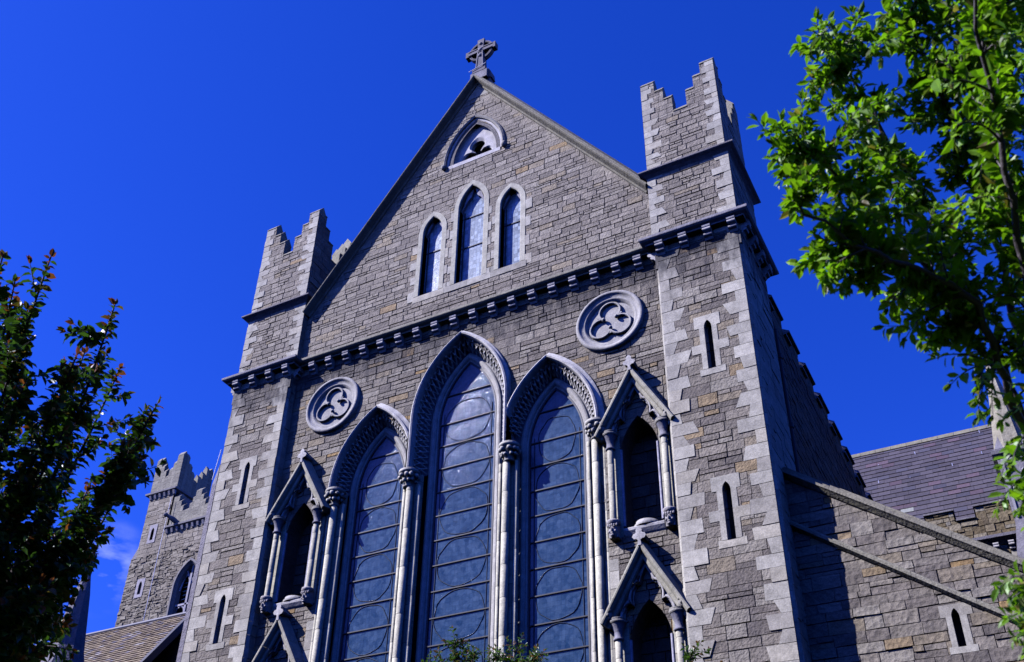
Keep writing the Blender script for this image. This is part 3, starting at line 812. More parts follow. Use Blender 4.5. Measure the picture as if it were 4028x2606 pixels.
# ---- big lancets with their deep carved arches
PX = 1.36                         # the shared piers
for cx, g_, c0, zs, bars, idx in LAN:
    clamp = {0: (-PX + 0.003, PX - 0.003), 1: (-9, -PX - 0.003), 2: (PX + 0.003, 9)}[idx]
    z_imp = 14.35
    a = MB(); W0 = g_
    e = 0.62 if idx == 0 else 0.66
    # inner orders round the glass, full height
    inner = [(0.0, -0.37), (0.0, -0.315), (0.02, -0.30), (0.05, -0.285), (0.055, -0.265), (0.09, -0.235), (0.13, -0.225), (0.165, -0.24), (0.19, -0.275), (0.215, -0.285)]
    arch_sweep(a, FW, cx, W0, c0, zs, ZB, inner, (0.43, 0.415, 0.35, 0), 16, clamp)
    # deep hollow behind the carved band
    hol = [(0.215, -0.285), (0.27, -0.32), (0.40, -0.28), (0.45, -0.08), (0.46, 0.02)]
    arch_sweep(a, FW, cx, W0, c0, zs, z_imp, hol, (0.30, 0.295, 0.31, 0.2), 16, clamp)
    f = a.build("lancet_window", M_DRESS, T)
    h = MB()
    hood = [(0.45, -0.06), (0.46, 0.12), (0.48, 0.195), (0.515, 0.215), (0.55, 0.19), (0.56, 0.14), (0.58, 0.12), (0.605, 0.10), (e, 0.06), (e, -0.012)]
    arch_sweep(h, FW, cx, W0, c0, zs, z_imp, hood, (0.60, 0.58, 0.49, 0), 20, clamp)
    h.build("hood_mould", M_DRESS, f)
    # carved openwork: crossing ribs over the hollow
    k = MB(); pin = arch_path(cx, W0 + 0.235, c0, zs, z_imp, 60); pout = arch_path(cx, W0 + 0.455, c0, zs, z_imp, 60)
    def resample(p, n):
        L_ = [0]
        for i in range(1, len(p)): L_.append(L_[-1] + math.dist(p[i], p[i - 1]))
        out = []; j = 0
        for i in range(n + 1):
            s_ = L_[-1] * i / n
            while j < len(L_) - 2 and L_[j + 1] < s_: j += 1
            t = (s_ - L_[j]) / max(1e-9, L_[j + 1] - L_[j]); out.append((p[j][0] + t * (p[j + 1][0] - p[j][0]), p[j][1] + t * (p[j + 1][1] - p[j][1])))
        return out
    ncell = 48 if idx == 0 else 36
    ri, ro = resample(pin, ncell), resample(pout, ncell)
    CC = (0.54, 0.525, 0.46, 0)
    def Pd(p, d): return FW(max(clamp[0], min(clamp[1], p[0])), p[1], d)
    for i in range(ncell):
        mid = ((ri[i][0] + ro[i][0] + ri[i + 1][0] + ro[i + 1][0]) / 4, (ri[i][1] + ro[i][1] + ri[i + 1][1] + ro[i + 1][1]) / 4)
        if not (clamp[0] + 0.03 < mid[0] < clamp[1] - 0.03): continue
        nx = lambda q, t: (q[0] + (mid[0] - q[0]) * t, q[1] + (mid[1] - q[1]) * t)
        for q, d in ((ri[i], -0.25), (ri[i + 1], -0.25), (ro[i], 0.03), (ro[i + 1], 0.03)):
            k.tube([Pd(q, d), Pd(nx(q, .5), d * .5 - 0.055), Pd(mid, -0.09)], [0.024, 0.02, 0.034], CC, 4)
        k.ball(Pd(mid, -0.075), (0.036, 0.03, 0.036), CC, 6, 4)
        if i % 2 == 0: k.ball(Pd(nx(ro[i], .15), 0.03), (0.03, 0.03, 0.03), CC, 6, 4)
    k.build("carved_foliage", M_DRESS, f)
    # glazing
    p = MB(); za = zs + sqrt((W0 - c0) ** 2 - c0 ** 2)
    zz = [za] + bars; rl = random.Random(40 + idx)
    full = ccw(arch_path(cx, W0 + 0.02, c0, zs, ZB - 0.3, 14))
    bl = bars + [ZB - 0.3]; topz = za + 0.1
    for b in bl:
        q = inter(ccw(rect(cx - 2, cx + 2, b, topz)), full)
        tx, tz = rl.uniform(-0.006, 0.006), rl.uniform(-0.008, 0.008)
        mzz = (b + topz) / 2
        if q: p.face([FW(u, z, -0.33 + (u - cx) * tx + (z - mzz) * tz) for u, z in q], (0.1, 0.1, 0.2))
        topz = b
    p.build("pane", M_GLASS, f)
    for b in bars:
        if b < ZB: continue
        hw = W0 - 0.01
        if b > zs: hw = c0 + sqrt((W0 - c0) ** 2 - (b - zs) ** 2)
        s = MB(); s.box(cx - hw, cx + hw, 0.30, 0.328, b - 0.013, b + 0.013, (0.1, 0.1, 0.1)); s.build("glazing_bar", M_BAR, f)
    # leading seen through the outer glazing
    l = MB(); k_ = 1; rl = random.Random(60 + idx)
    sides = [cx - W0 + 0.13, cx + W0 - 0.13]
    while k_ < len(bars) and bars[k_] > ZB:
        zc = bars[k_]; hw, hh = (W0 - 0.16), 0.585; pts = []
        if zc > zs - 0.05 and idx == 0 or (idx and zc > zs): hw *= 0.86
        for j in range(33):
            t = 2 * pi * j / 32; pw = 0.80
            cxx = abs(cos(t)) ** pw * (1 if cos(t) >= 0 else -1); szz = abs(sin(t)) ** 1.0 * (1 if sin(t) >= 0 else -1)
            wv = 0.012 * sin(t * 7 + k_) + rl.uniform(-0.006, 0.006)
            pts.append(FW(cx + (hw + wv) * cxx, zc + (hh + wv) * szz, -0.324))
        l.tube(pts, 0.011, (0.1, 0.1, 0.1), 4); k_ += 2
    for x in sides: l.tube([FW(x, ZB, -0.325), FW(x, zs + 0.25, -0.325)], 0.014, (0.1, 0.1, 0.1), 4)
    l.build("leading", M_LEAD, f)
    gf = MB()
    arch_sweep(gf, FW, cx, W0, c0, zs, ZB, [(-0.035, -0.328), (-0.035, -0.30), (0.004, -0.295), (0.004, -0.34)], (0.3, 0.3, 0.3), 16)
    gf.build("glazing_frame", M_BAR, f)

# ---- shafts and capitals of the piers
def capital_mesh(mb, cx, y, zt, r, rs, n=16, leaves=10, seed=1):
    rl = random.Random(seed)
    mb.lathe(cx, y, [(r * 0.96, zt - 0.10), (r * 1.08, zt - 0.075), (r * 1.12, zt - 0.05), (r * 1.04, zt - 0.03), (r * 1.08, zt - 0.012), (r * 1.02, zt)], CARV, n)
    mb.lathe(cx, y, [(rs * 1.0, zt - 0.46), (rs * 1.35, zt - 0.445), (rs * 1.35, zt - 0.415), (rs * 1.05, zt - 0.40), (rs * 1.25, zt - 0.28), (r * 0.85, zt - 0.12), (r * 0.95, zt - 0.098)], CARVD, n)
    for k in range(leaves):
        a = 2 * pi * k / leaves + rl.uniform(-.15, .15)
        for lev, (rr, zz, sz) in enumerate(((r * 0.92, zt - 0.17, 0.062), (r * 0.74, zt - 0.29, 0.05))):
            mb.ball((cx + rr * cos(a + lev * .3), y + rr * sin(a + lev * .3), zz + rl.uniform(-.02, .02)), (sz, sz, sz * rl.uniform(.8, 1.2)), CARV, 6, 4)
piers = [(-PX, 1), (PX, 1), (-3.50, 0), (3.50, 0)]
for px, inn in piers:
    s = 1 if px > 0 else -1
    c = MB(); cy = -0.03
    xm = s * 1.30 if inn else px
    k = 0; z = ZB; rs = 0.088
    while z < 13.88:
        e_ = min(z + rnd.uniform(0.75, 1.25), 13.9); col = lozenge_col(rnd, (0.53, 0.515, 0.53, 0))
        c.lathe(xm, cy, [(rs, z), (rs, e_ - 0.012), (rs - 0.006, e_ - 0.006), (rs - 0.006, e_)], col, 14, True, False); z = e_
    sh = c.build("colonnette", M_DRESS, T)
    cpm = MB(); capital_mesh(cpm, px if inn else px + s * 0.03, -0.015, 14.36, 0.235, 0.10, seed=int(abs(px) * 10) + s)
    cpm.build("capital", M_DRESS, sh)
    for off in (-0.205, 0.205):
        if not inn and off * s > 0: off = s * 0.175
        c = MB(); z = ZB; r2 = 0.045
        while z < 13.95:
            e_ = min(z + rnd.uniform(0.75, 1.25), 13.97); col = lozenge_col(rnd, (0.53, 0.515, 0.53, 0))
            c.lathe(xm + off, 0.07 if not (not inn and off * s > 0) else 0.03, [(r2, z), (r2, e_ - 0.012), (r2 - 0.005, e_ - 0.006), (r2 - 0.005, e_)], col, 10, True, False); z = e_
        c.build("colonnette", M_DRESS, T)
    # stone core of the pier behind the shafts
    c = MB(); z = ZB
    half = (0.30, 0.30) if inn else (0.26, 0.22)
    while z < 14.30:
        e_ = min(z + rnd.uniform(0.35, 0.6), 14.32); col = lozenge_col(rnd, (0.40, 0.395, 0.43, 0))
        xa, xb = (xm - 0.21, xm + 0.21) if inn else sorted((px - s * 0.20, px + s * 0.14))
        poly = [(xa, 0.22), (xm - 0.13, 0.07), (xm + 0.13, 0.07), (xb, 0.22)]
        if not inn:
            poly = [(px - 0.18, 0.22), (px - 0.13, 0.07), (px + 0.13, 0.07 if s < 0 else 0.07), (px + 0.18, 0.22)]
        q = [(x, y, z) for x, y in poly]; q2 = [(x, y, e_ - 0.008) for x, y in poly]
        for i in range(3): c.face([q[i], q[i + 1], q2[i + 1], q2[i]], col)
        z = e_
    c.build("pier_core", M_DRESS, T)
mb = MB(); mb.box(-3.9, 3.9, -0.16, 0.4, ZB - 0.35, ZB, CARV); mb.build("window_sill", M_DRESS, T)
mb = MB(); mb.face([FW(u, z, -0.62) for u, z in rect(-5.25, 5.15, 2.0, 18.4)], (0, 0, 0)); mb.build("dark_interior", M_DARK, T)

# ---- gabled statue niches
def niche(cx, dz, seed):
    rn = random.Random(seed); Z = lambda z: z + dz
    n = MB(); NICHE_SHADE = (0.10, 0.095, 0.09, 1.0)  # reveal tone darkened to carry the shade of the recess
    arch_sweep(n, FW, cx, 0.44, -0.75, Z(13.35), Z(11.55), [(0.0, 0.0), (0.0, -0.55)], NICHE_SHADE, 6)
    n.face([FW(cx - 0.5, Z(11.62), 0.02), FW(cx + 0.5, Z(11.62), 0.02), FW(cx + 0.5, Z(11.62), -0.6), FW(cx - 0.5, Z(11.62), -0.6)], (0.35, 0.34, 0.35, 0))
    z = Z(11.5)
    while z < Z(14.8):
        x = cx - 0.5
        while x < cx + 0.5:
            w = rn.uniform(0.25, 0.5); block(n, front(0.55), x, min(x + w - 0.012, cx + 0.5), z, z + 0.26, rn.uniform(0, .02), 0.006, pick(rn, SHADED, 1)); x += w  # back blocks use the palette with shade in its colour
        z += 0.272
    n.face([(cx - 0.6, 0.57, Z(11.4)), (cx + 0.6, 0.57, Z(11.4)), (cx + 0.6, 0.57, Z(15)), (cx - 0.6, 0.57, Z(15))], MORTAR)
    # smooth jamb slabs either side
    for s in (-1, 1):
        zz = Z(11.44)
        while zz < Z(13.85):
            h = min(rn.uniform(0.4, 0.7), Z(13.86) - zz); x0, x1 = sorted((cx + s * 0.445, cx + s * 0.74))
            n.prism(rect(x0, x1, zz + .004, zz + h - .004), FW, -0.02, 0.02, lozenge_col(rn, (0.48, 0.465, 0.48, 0))); zz += h
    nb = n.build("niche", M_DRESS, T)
    # gable: coping bars, spandrels with a cusped arch
    g_ = MB(); ap = Z(15.36); ft = Z(13.96); hwid = 0.80; sl = (ap - ft) / hwid
    for s in (-1, 1):
        nn = 3
        for k in range(nn):
            xa, xb = hwid * k / nn, hwid * (k + 1) / nn - 0.003
            pf = [(0.0, 0.0), (0.12, 0.0), (0.14, -0.045), (0.18, -0.06), (0.215, -0.04), (0.225, 0.02), (0.30, 0.04), (0.345, 0.075), (0.35, 0.10), (0.34, 0.13), (0.05, 0.19), (0.0, 0.19)]
            ll = sqrt(1 + sl * sl); px_, pz_ = sl / ll, 1 / ll
            rows = []
            for x in (xa, xb):
                z = ap - 0.22 - sl * x
                rows.append([FW(cx + s * (x + p_ * px_), z + p_ * pz_, d) if x > 0 else FW(cx, z + p_ * ll, d) for d, p_ in pf])
            col = lozenge_col(rn, (0.37, 0.36, 0.375, 0))
            g_.grid(rows, col, False)
            if k == nn - 1: g_.face(rows[1], col)
    half = [(0.60, 13.88), (0.52, 13.88), (0.50, 14.02), (0.44, 14.14), (0.36, 14.20), (0.29, 14.16), (0.315, 14.30), (0.29, 14.45), (0.22, 14.57), (0.13, 14.62), (0.10, 14.72), (0.0, 14.92)]
    for s in (-1, 1):
        for i in range(len(half) - 1):
            (xa, za), (xb, zb_) = half[i], half[i + 1]
            za += dz; zb_ += dz
            ta, tb = ap - 0.18 - sl * xa, ap - 0.18 - sl * xb
            if ta < za: ta = za + 0.001
            quad = [(cx + s * xa, za), (cx + s * xb, zb_), (cx + s * xb, tb), (cx + s * xa, ta)]
            if abs(xa - xb) > 1e-4: g_.face([FW(u, z, 0.12) for u, z in quad], (0.42, 0.405, 0.36, 0))
        for dd0, dd1, sc in ((0.12, -0.02, 1.0),):
            for i in range(len(half) - 1):
                (xa, za), (xb, zb_) = half[i], half[i + 1]
                g_.face([FW(cx + s * xa, za + dz, dd0), FW(cx + s * xb, zb_ + dz, dd0), FW(cx + s * xb, zb_ + dz, dd1), FW(cx + s * xa, za + dz, dd1)], (0.42, 0.405, 0.36, 0))
        # roll moulding following the cusped arch
        g_.tube([FW(cx + s * (x + 0.035), z + dz + 0.02, 0.13) for x, z in half[1:-1]], 0.032, (0.48, 0.46, 0.41, 0), 5)
        g_.tube([FW(cx + s * (x + 0.005), z + dz - 0.005, 0.05) for x, z in half[1:-1]], 0.026, (0.48, 0.46, 0.41, 0), 5)
        # head stop at the foot
        g_.ball((cx + s * 0.745, -0.26, Z(13.97)), (0.085, 0.07, 0.12), CARVD); g_.ball((cx + s * 0.745, -0.325, Z(13.96)), (0.03, 0.03, 0.035), CARVD, 6, 4); g_.ball((cx + s * 0.72, -0.30, Z(14.05)), (0.06, 0.05, 0.05), CARVD, 6, 4)
    g_.build("niche_gable", M_DRESS, nb)
    fi = MB(); zc = Z(15.60); c = (0.50, 0.48, 0.42, 0)
    shp = [(-0.05, -0.32), (0.05, -0.32), (0.035, -0.19), (0.075, -0.155), (0.135, -0.15), (0.185, -0.085), (0.15, -0.02), (0.095, -0.005), (0.075, 0.03), (0.085, 0.075), (0.05, 0.125), (0.0, 0.155), (-0.05, 0.125), (-0.085, 0.075), (-0.075, 0.03), (-0.095, -0.005), (-0.15, -0.02), (-0.185, -0.085), (-0.135, -0.15), (-0.075, -0.155), (-0.035, -0.19)]
    ff = front(0.0); dfr = 0.36
    shp = [(x * 0.80, (z + 0.32) * 0.84 - 0.32) for x, z in shp]
    a = [ff(cx + x, zc + z, dfr) for x, z in shp]; b = [ff(cx + x * 0.72, zc - 0.05 + (z + 0.05) * 0.72, 0.02) for x, z in shp]
    cn2 = ff(cx, zc - 0.07, dfr + 0.006)
    for i in range(len(shp)):
        j = (i + 1) % len(shp); fi.face([cn2, a[i], a[j]], c); fi.face([a[i], b[i], b[j], a[j]], c)
    fi.build("finial", M_DRESS, nb)
    for s in (-1, 1):
        c = MB(); cy = -0.15; x = cx + s * 0.61; rs = 0.072; z = Z(11.76)
        while z < Z(13.46):
            e_ = min(z + rn.uniform(0.6, 0.95), Z(13.48)); col = lozenge_col(rn, (0.48, 0.465, 0.48, 0))
            c.lathe(x, cy, [(rs, z), (rs, e_ - .01), (rs - .005, e_ - .005), (rs - .005, e_)], col, 12, True, False); z = e_
        sh = c.build("colonnette", M_DRESS, nb)
        c = MB(); zt = Z(13.90); D2 = (0.24, 0.235, 0.245, 0.1)
        c.lathe(x, cy, [(0.155, zt - .10), (0.175, zt - .08), (0.175, zt - .05), (0.155, zt - .035), (0.17, zt - .02), (0.165, zt)], CARVD, 14)
        c.lathe(x, cy, [(0.075, zt - .44), (0.10, zt - .43), (0.105, zt - .41), (0.10, zt - .39), (0.078, zt - .38), (0.085, zt - .26), (0.115, zt - .17), (0.15, zt - .10)], D2, 14)
        c.build("capital", M_DRESS, nb)
        # carved head carrying the shaft
        h = MB(); hz = Z(11.56); A_ = (0.42, 0.395, 0.35, 0.2)
        h.ball((x, -0.15, hz - 0.02), (0.105, 0.12, 0.17), A_, 12, 8)
        h.box(x - 0.10, x + 0.10, -0.17, 0.0, hz - 0.17, hz + 0.14, A_)
        h.lathe(x, cy, [(0.10, hz + .10), (0.135, hz + .12), (0.14, hz + .15), (0.15, hz + .17), (0.14, hz + .20), (0.08, hz + .21)], A_, 12)
        for k in range(5): h.ball((x + (k - 2) * 0.048, -0.25 + abs(k - 2) * 0.012, hz + 0.085), (0.03, 0.03, 0.045), A_, 6, 4)
        h.ball((x, -0.275, hz - 0.03), (0.02, 0.03, 0.05), A_, 6, 4); h.ball((x, -0.262, hz - 0.105), (0.04, 0.02, 0.016), A_, 6, 4); h.ball((x, -0.255, hz - 0.15), (0.045, 0.03, 0.03), A_, 6, 4)
        for e2 in (-1, 1):
            h.ball((x + e2 * 0.042, -0.255, hz + 0.005), (0.022, 0.014, 0.012), (0.2, 0.19, 0.19, 0), 6, 4); h.ball((x + e2 * 0.044, -0.262, hz + 0.035), (0.034, 0.02, 0.012), A_, 6, 4); h.ball((x + e2 * 0.06, -0.235, hz - 0.06), (0.032, 0.03, 0.035), A_, 6, 4)
        h.build("carved_head", M_DRESS, nb)
        c = MB(); c.lathe(cx + s * 0.415, -0.01, [(0.032, Z(11.66)), (0.032, Z(13.5))], (0.42, 0.41, 0.44, 0), 8, True, False); c.build("jamb_shaft", M_DRESS, nb)
    c = MB(); pf = [(-0.3, 11.66), (0.06, 11.60), (0.10, 11.57), (0.09, 11.52), (0.04, 11.44), (0.0, 11.40)]
    mould_line(c, FW, cx - 0.42, cx + 0.46, [(d, Z(z)) for d, z in pf], (0.56, 0.54, 0.48, 0)); c.build("niche_sill", M_DRESS, nb)
    c = MB(); c.lathe(cx + 0.02, 0.14, [(0.27, Z(11.60)), (0.28, Z(11.64)), (0.25, Z(11.67)), (0.24, Z(11.72)), (0.0, Z(11.73))], (0.40, 0.385, 0.33, 0), 20, True, False); c.build("statue_base", M_DRESS, nb)
sd = 300
for cx in NX:
    for dz in NDZ: niche(cx, dz, sd); sd += 1

# ---- roundels with blind trefoils
for s in (-1, 1):
    c = MB(); cx = s * RX
    rows = []
    for r, d in ((0.855, -0.012), (0.855, 0.075), (0.83, 0.105), (0.79, 0.115), (0.76, 0.10), (0.75, 0.075), (0.71, 0.06), (0.68, 0.035), (0.66, 0.045), (0.635, 0.03), (0.61, -0.005), (0.585, -0.03), (0.575, -0.06)):
        rows.append([FW(cx + r * cos(2 * pi * k / 48), RZ + r * sin(2 * pi * k / 48), d) for k in range(48)])
    c.grid(rows, (0.40, 0.385, 0.33, 0), True, True)
    c.face([FW(cx + 0.6 * cos(2 * pi * k / 32), RZ + 0.6 * sin(2 * pi * k / 32), -0.045) for k in range(32)], (0.42, 0.405, 0.35, 0))
    ro_ = c.build("roundel", M_DRESS, T)
    t = MB(); TC = (0.44, 0.425, 0.36, 0)
    for ang in (90, 210, 330):
        a = radians(ang); ccx, ccz = cx + 0.285 * cos(a), RZ + 0.285 * sin(a); rr = []
        for r, d in ((0.235, -0.05), (0.235, 0.015), (0.25, 0.035), (0.275, 0.035), (0.29, 0.015), (0.30, -0.05)):
            rr.append([FW(ccx + r * cos(a + radians(-128 + 256 * k / 24)), ccz + r * sin(a + radians(-128 + 256 * k / 24)), d) for k in range(25)])
        t.grid(rr, TC, False)
        b = a + radians(60); x_, z_ = cx + 0.185 * cos(b), RZ + 0.185 * sin(b)
        t.ball(FW(x_, z_, 0.02), (0.05, 0.06, 0.05), TC, 8, 6); t.tube([FW(cx + 0.34 * cos(b), RZ + 0.34 * sin(b), -0.02), FW(x_, z_, 0.0)], [0.06, 0.035], TC, 6)
    t.build("blind_trefoil", M_DRESS, ro_)

# ---- side walls with stepped parapet, roof, conductor
def side_wall(x, sgn, seed):
    m = MB(); wm = right(x) if sgn > 0 else left(x)
    U = (lambda a, b: (a, b)) if sgn > 0 else (lambda a, b: (-b, -a))
    a, b = U(1.80, 16.4)
    regs = [rect(a, b, 0, 18.80)]
    mer = []
    y = 1.84
    k = 0
    for k in range(9):
        yb_ = 2.90 + 1.665 * k; ya = yb_ - 1.05
        if ya < 1.82: ya = 1.82
        q = U(ya, yb_); regs.append(rect(q[0], q[1], 18.80, 19.26)); mer.append((ya, yb_))
    op = []
    for yc in (9.6,):
        q = U(yc - 0.5, yc + 0.5); op.append(arch_path((q[0] + q[1]) / 2, 0.62, -0.6, 14.6, 9.5, 7))
    ashlar(m, wm, regs, (), op, rows=(0.2, 0.3), wid=(0.3, 0.6), split=0.15, pal=SHADED, seed=seed)  # wall shade is put into the block colours here
    w = m.build("side_wall", M_STONE, T)
    c = MB()
    def cop(ya, yb_, z):
        u0, u1 = U(ya - 0.03, yb_ + 0.03)
        pf = [(0.0, z - 0.02), (0.08, z + 0.0), (0.08, z + 0.05), (-0.16, z + 0.20), (-0.40, z + 0.05), (-0.40, z - 0.9)]
        mould_line(c, wm, u0, u1, pf, (0.26, 0.25, 0.25, 0.4))
    for i, (ya, yb_) in enumerate(mer):
        cop(ya, yb_, 19.28)
        if i + 1 < len(mer): cop(yb_ + 0.04, mer[i + 1][0] - 0.04, 18.82)
    c.build("wall_coping", M_DRESS, w)
    d = MB(); q = U(9.1, 10.1)
    cc = (q[0] + q[1]) / 2
    arch_sweep(d, wm, cc, 0.62, -0.6, 14.6, 9.5, [(-0.10, -0.30), (-0.02, -0.10), (0.0, 0.02), (0.10, 0.06), (0.14, -0.01)], CARVD, 9)
    d.build("side_window", M_DRESS, w)
    d = MB(); d.face([wm(u, z, -0.3) for u, z in arch_path(cc, 0.66, -0.6, 14.6, 9.4, 7)], (0, 0, 0)); d.build("pane", M_GLASS2, w)
    if sgn > 0:
        d = MB(); d.tube([wm(3.1, 4, 0.09), wm(3.1, 17.9, 0.09)], 0.06, (0, 0, 0), 8)
        for z in (8, 10, 12, 13.5, 15, 17): d.tube([wm(3.1, z, 0.09), wm(3.1, z + 0.12, 0.09)], 0.085, (0, 0, 0), 8)
        d.build("drainpipe", M_PIPE, T)
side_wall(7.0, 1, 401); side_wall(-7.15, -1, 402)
r = MB()
for s in (-1, 1):
    for k in range(34):
        for j in range(24):
            xa, xb = 5.3 * k / 34, 5.3 * (k + 1) / 34; ya, yb_ = 0.42 + 15.9 * j / 24, 0.42 + 15.9 * (j + 1) / 24 - 0.01
            za, zb_ = 27.45 - 1.36 * xa, 27.45 - 1.36 * xb
            kk = rnd.uniform(0.8, 1.15)
            r.face([(s * xa, ya, za), (s * xb, ya, zb_ + 0.02), (s * xb, yb_, zb_ + 0.02), (s * xa, yb_, za)], (0.11 * kk, 0.095 * kk, 0.12 * kk))
r.build("roof", M_SLATE, T)
r = MB(); r.box(-7.1, 7.0, 0.6, 16.4, 18.55, 18.66, (0.1, 0.1, 0.1)); r.build("gutter_deck", M_PIPE, T)
w = MB(); w.tube([(-7.47, -0.28, 16.5), (-7.62, -0.24, 15.6)], 0.012, (0.6, 0.6, 0.6), 5)
w.build("lightning_conductor", M_WIRE, T)
# plinth of the left turret's outer set-off
m = MB(); wl = random.Random(5)
m.box(-7.60, -7.452, -0.23, 1.7, 0, 15.45, (0.24, 0.225, 0.23, 0.8))
m.face([(-7.60, -0.23, 15.45), (-7.452, -0.23, 15.45), (-7.452, -0.23, 16.05)], (0.3, 0.29, 0.3, 0.3)); m.face([(-7.60, -0.23, 15.45), (-7.452, -0.23, 16.05), (-7.452, 1.7, 16.05), (-7.60, 1.7, 15.45)], (0.3, 0.29, 0.3, 0.3))
m.build("weathered_setoff", M_STONE, T)

# ================================================================== buttress wall to the right
YB = 0.45
Bt = thing("buttress_wall", "grey stone buttress wall right of the turret with two sloping copings and a slit window", "wall", (9.5, 0.7, 0))
m = MB(); bw = front(YB); brn = random.Random(77)
def ctop(x): return 12.32 - 0.745 * (x - 7.36)
xr_ = 14.5
sc_ = (9.83 - 0.01)
s_op = arch_path(sc_, 0.065, -0.13, 8.88, 8.34, 5)
sur = [rect(9.58, 10.10, 8.88, 9.10), rect(9.66, sc_, 8.35, 8.88), rect(sc_, 10.0, 8.35, 8.88), rect(9.61, 10.06, 8.23, 8.35)]
ashlar(m, bw, [[(7.0, 0), (xr_, 0), (xr_, ctop(xr_)), (7.0, ctop(7.0))]], sur, [s_op], rows=(0.17, 0.29), wid=(0.26, 0.56), split=0.32, pal=RUB, seed=78, proud=(0.0, 0.035), wob=0.008)
for s_ in sur:
    ps = subtract(ccw(s_), ccw(s_op)); c = light(brn)
    for q in ps: m.face([bw(u, z, 0.022) for u, z in q], c)
    x0, z0, x1, z1 = bbox(s_)
    for a, b in (((x0, z0), (x1, z0)), ((x1, z0), (x1, z1)), ((x1, z1), (x0, z1)), ((x0, z1), (x0, z0))):
        if abs(a[0] - b[0]) < 1e-6 and abs(a[0] - sc_) < 0.01: continue
        m.face([bw(a[0], a[1], -0.01), bw(b[0], b[1], -0.01), bw(b[0], b[1], 0.022), bw(a[0], a[1], 0.022)], c)
m.face([(7.0, YB + 0.6, 0), (xr_, YB + 0.6, 0), (xr_, YB + 0.6, ctop(xr_)), (7.0, YB + 0.6, ctop(7.0))], (0.22, 0.2, 0.21, 0.8))
m.face([(xr_, YB, 0), (xr_, YB + 0.6, 0), (xr_, YB + 0.6, ctop(xr_)), (xr_, YB, ctop(xr_))], (0.22, 0.2, 0.21, 0.8))
wallb = m.build("masonry", M_FAR, Bt)
def sloped_coping(z0, prof, col, seg=0.85):
    c = MB(); x = 7.2; rn = random.Random(int(z0 * 10))
    while x < xr_:
        e_ = min(x + rn.uniform(seg, seg * 1.25), xr_); rows = []
        cc = lozenge_col(rn, col)
        for xx in (x, e_ - 0.006): rows.append([bw(xx, z0 - 0.745 * (xx - 7.36) + dz, d) for d, dz in prof])
        c.grid(rows, cc, False); c.face(rows[0], cc); c.face(rows[1][::-1], cc); x = e_
    return c
c = sloped_coping(12.22, [(-0.02, -0.05), (0.05, -0.04), (0.13, 0.02), (0.175, 0.045), (0.175, 0.105), (0.12, 0.12), (0.09, 0.125), (0.09, 0.175), (0.03, 0.19), (0.0, 0.195), (0.0, 0.24), (-0.10, 0.265), (-0.12, 0.27), (-0.12, 0.31), (-0.32, 0.37), (-0.62, 0.22), (-0.7, 0.0)], (0.22, 0.21, 0.215, 0.4))
c.build("upper_coping", M_DRESS, Bt)
c = sloped_coping(11.12, [(-0.02, -0.07), (0.05, -0.05), (0.13, -0.01), (0.14, 0.045), (0.09, 0.055), (0.085, 0.10), (-0.02, 0.15)], (0.27, 0.26, 0.265, 0.4))
c.build("lower_coping", M_DRESS, Bt)
s = MB(); arch_sweep(s, bw, sc_, 0.065, -0.13, 8.88, 8.34, [(0.0, 0.022), (0.0, -0.20)], (0.44, 0.43, 0.44, 0), 5)
s.face([bw(sc_ - 0.07, 8.34, 0.02), bw(sc_ + 0.07, 8.34, 0.02), bw(sc_ + 0.07, 8.40, -0.2), bw(sc_ - 0.07, 8.40, -0.2)], (0.46, 0.45, 0.46, 0))
sw = s.build("slit_window", M_DRESS, Bt)
b = MB(); b.face([bw(u_, z_, -0.19) for u_, z_ in rect(sc_ - 0.2, sc_ + 0.2, 8.2, 9.2)], (0, 0, 0)); b.build("slit_opening", M_DARK, sw)

# ================================================================== choir aisle with slate roof
Ch = thing("choir_aisle", "stone aisle with purple slate roof and stepped parapet behind the sloping buttress", "church building", (9, 12, 0))
YC = 15.0
m = MB(); cw_ = front(YC)
regs = [rect(4.0, 20.0, 0, 17.62)] + [rect(9.465 - 1.50 * k - 0.84, 9.465 - 1.50 * k, 17.62, 18.0) for k in range(3)] + [rect(10.125 + 1.53 * k, 11.16 + 1.53 * k, 17.62, 18.0) for k in range(4)]
ashlar(m, cw_, regs, (), (), rows=(0.14, 0.28), wid=(0.18, 0.46), split=0.3, pal=BROWN, seed=88, joint=0.018, proud=(0, 0.05), wob=0.012)
q = quoins(brn, 10.82, 9, 16.3, 1, (0.3, 0.42), (0.14, 0.2), (0.2, 0.3)); put_quoins(m, front(YC - 0.06), q, brn)
m.build("parapet_wall", M_FAR, Ch)
c = MB()
for r_ in regs[1:]:
    x0, z0, x1, z1 = bbox(r_); mould_line(c, cw_, x0 - 0.04, x1 + 0.04, [(0.0, z1 - 0.02), (0.09, z1), (0.09, z1 + 0.05), (-0.2, z1 + 0.16), (-0.42, z1 + 0.04), (-0.42, z1 - 0.6)], (0.2, 0.19, 0.19, 0.4))
xs_ = sorted(bbox(r_)[0::2] for r_ in regs[1:])
for (a, b), (a2, b2) in zip(xs_, xs_[1:]): mould_line(c, cw_, b + 0.045, a2 - 0.045, [(0.0, 17.60), (0.09, 17.62), (0.09, 17.67), (-0.2, 17.78), (-0.42, 17.66), (-0.42, 17.3)], (0.2, 0.19, 0.19, 0.4))
c.build("parapet_coping", M_DRESS, Ch)
c = MB(); mould_line(c, cw_, 4.0, 20.0, [(0.0, 16.60), (0.14, 16.68), (0.29, 16.74), (0.30, 16.83), (0.10, 16.92), (0.0, 16.96)], (0.22, 0.21, 0.22, 0.3))
cc_ = c.build("cornice", M_DRESS, Ch)
s0 = None
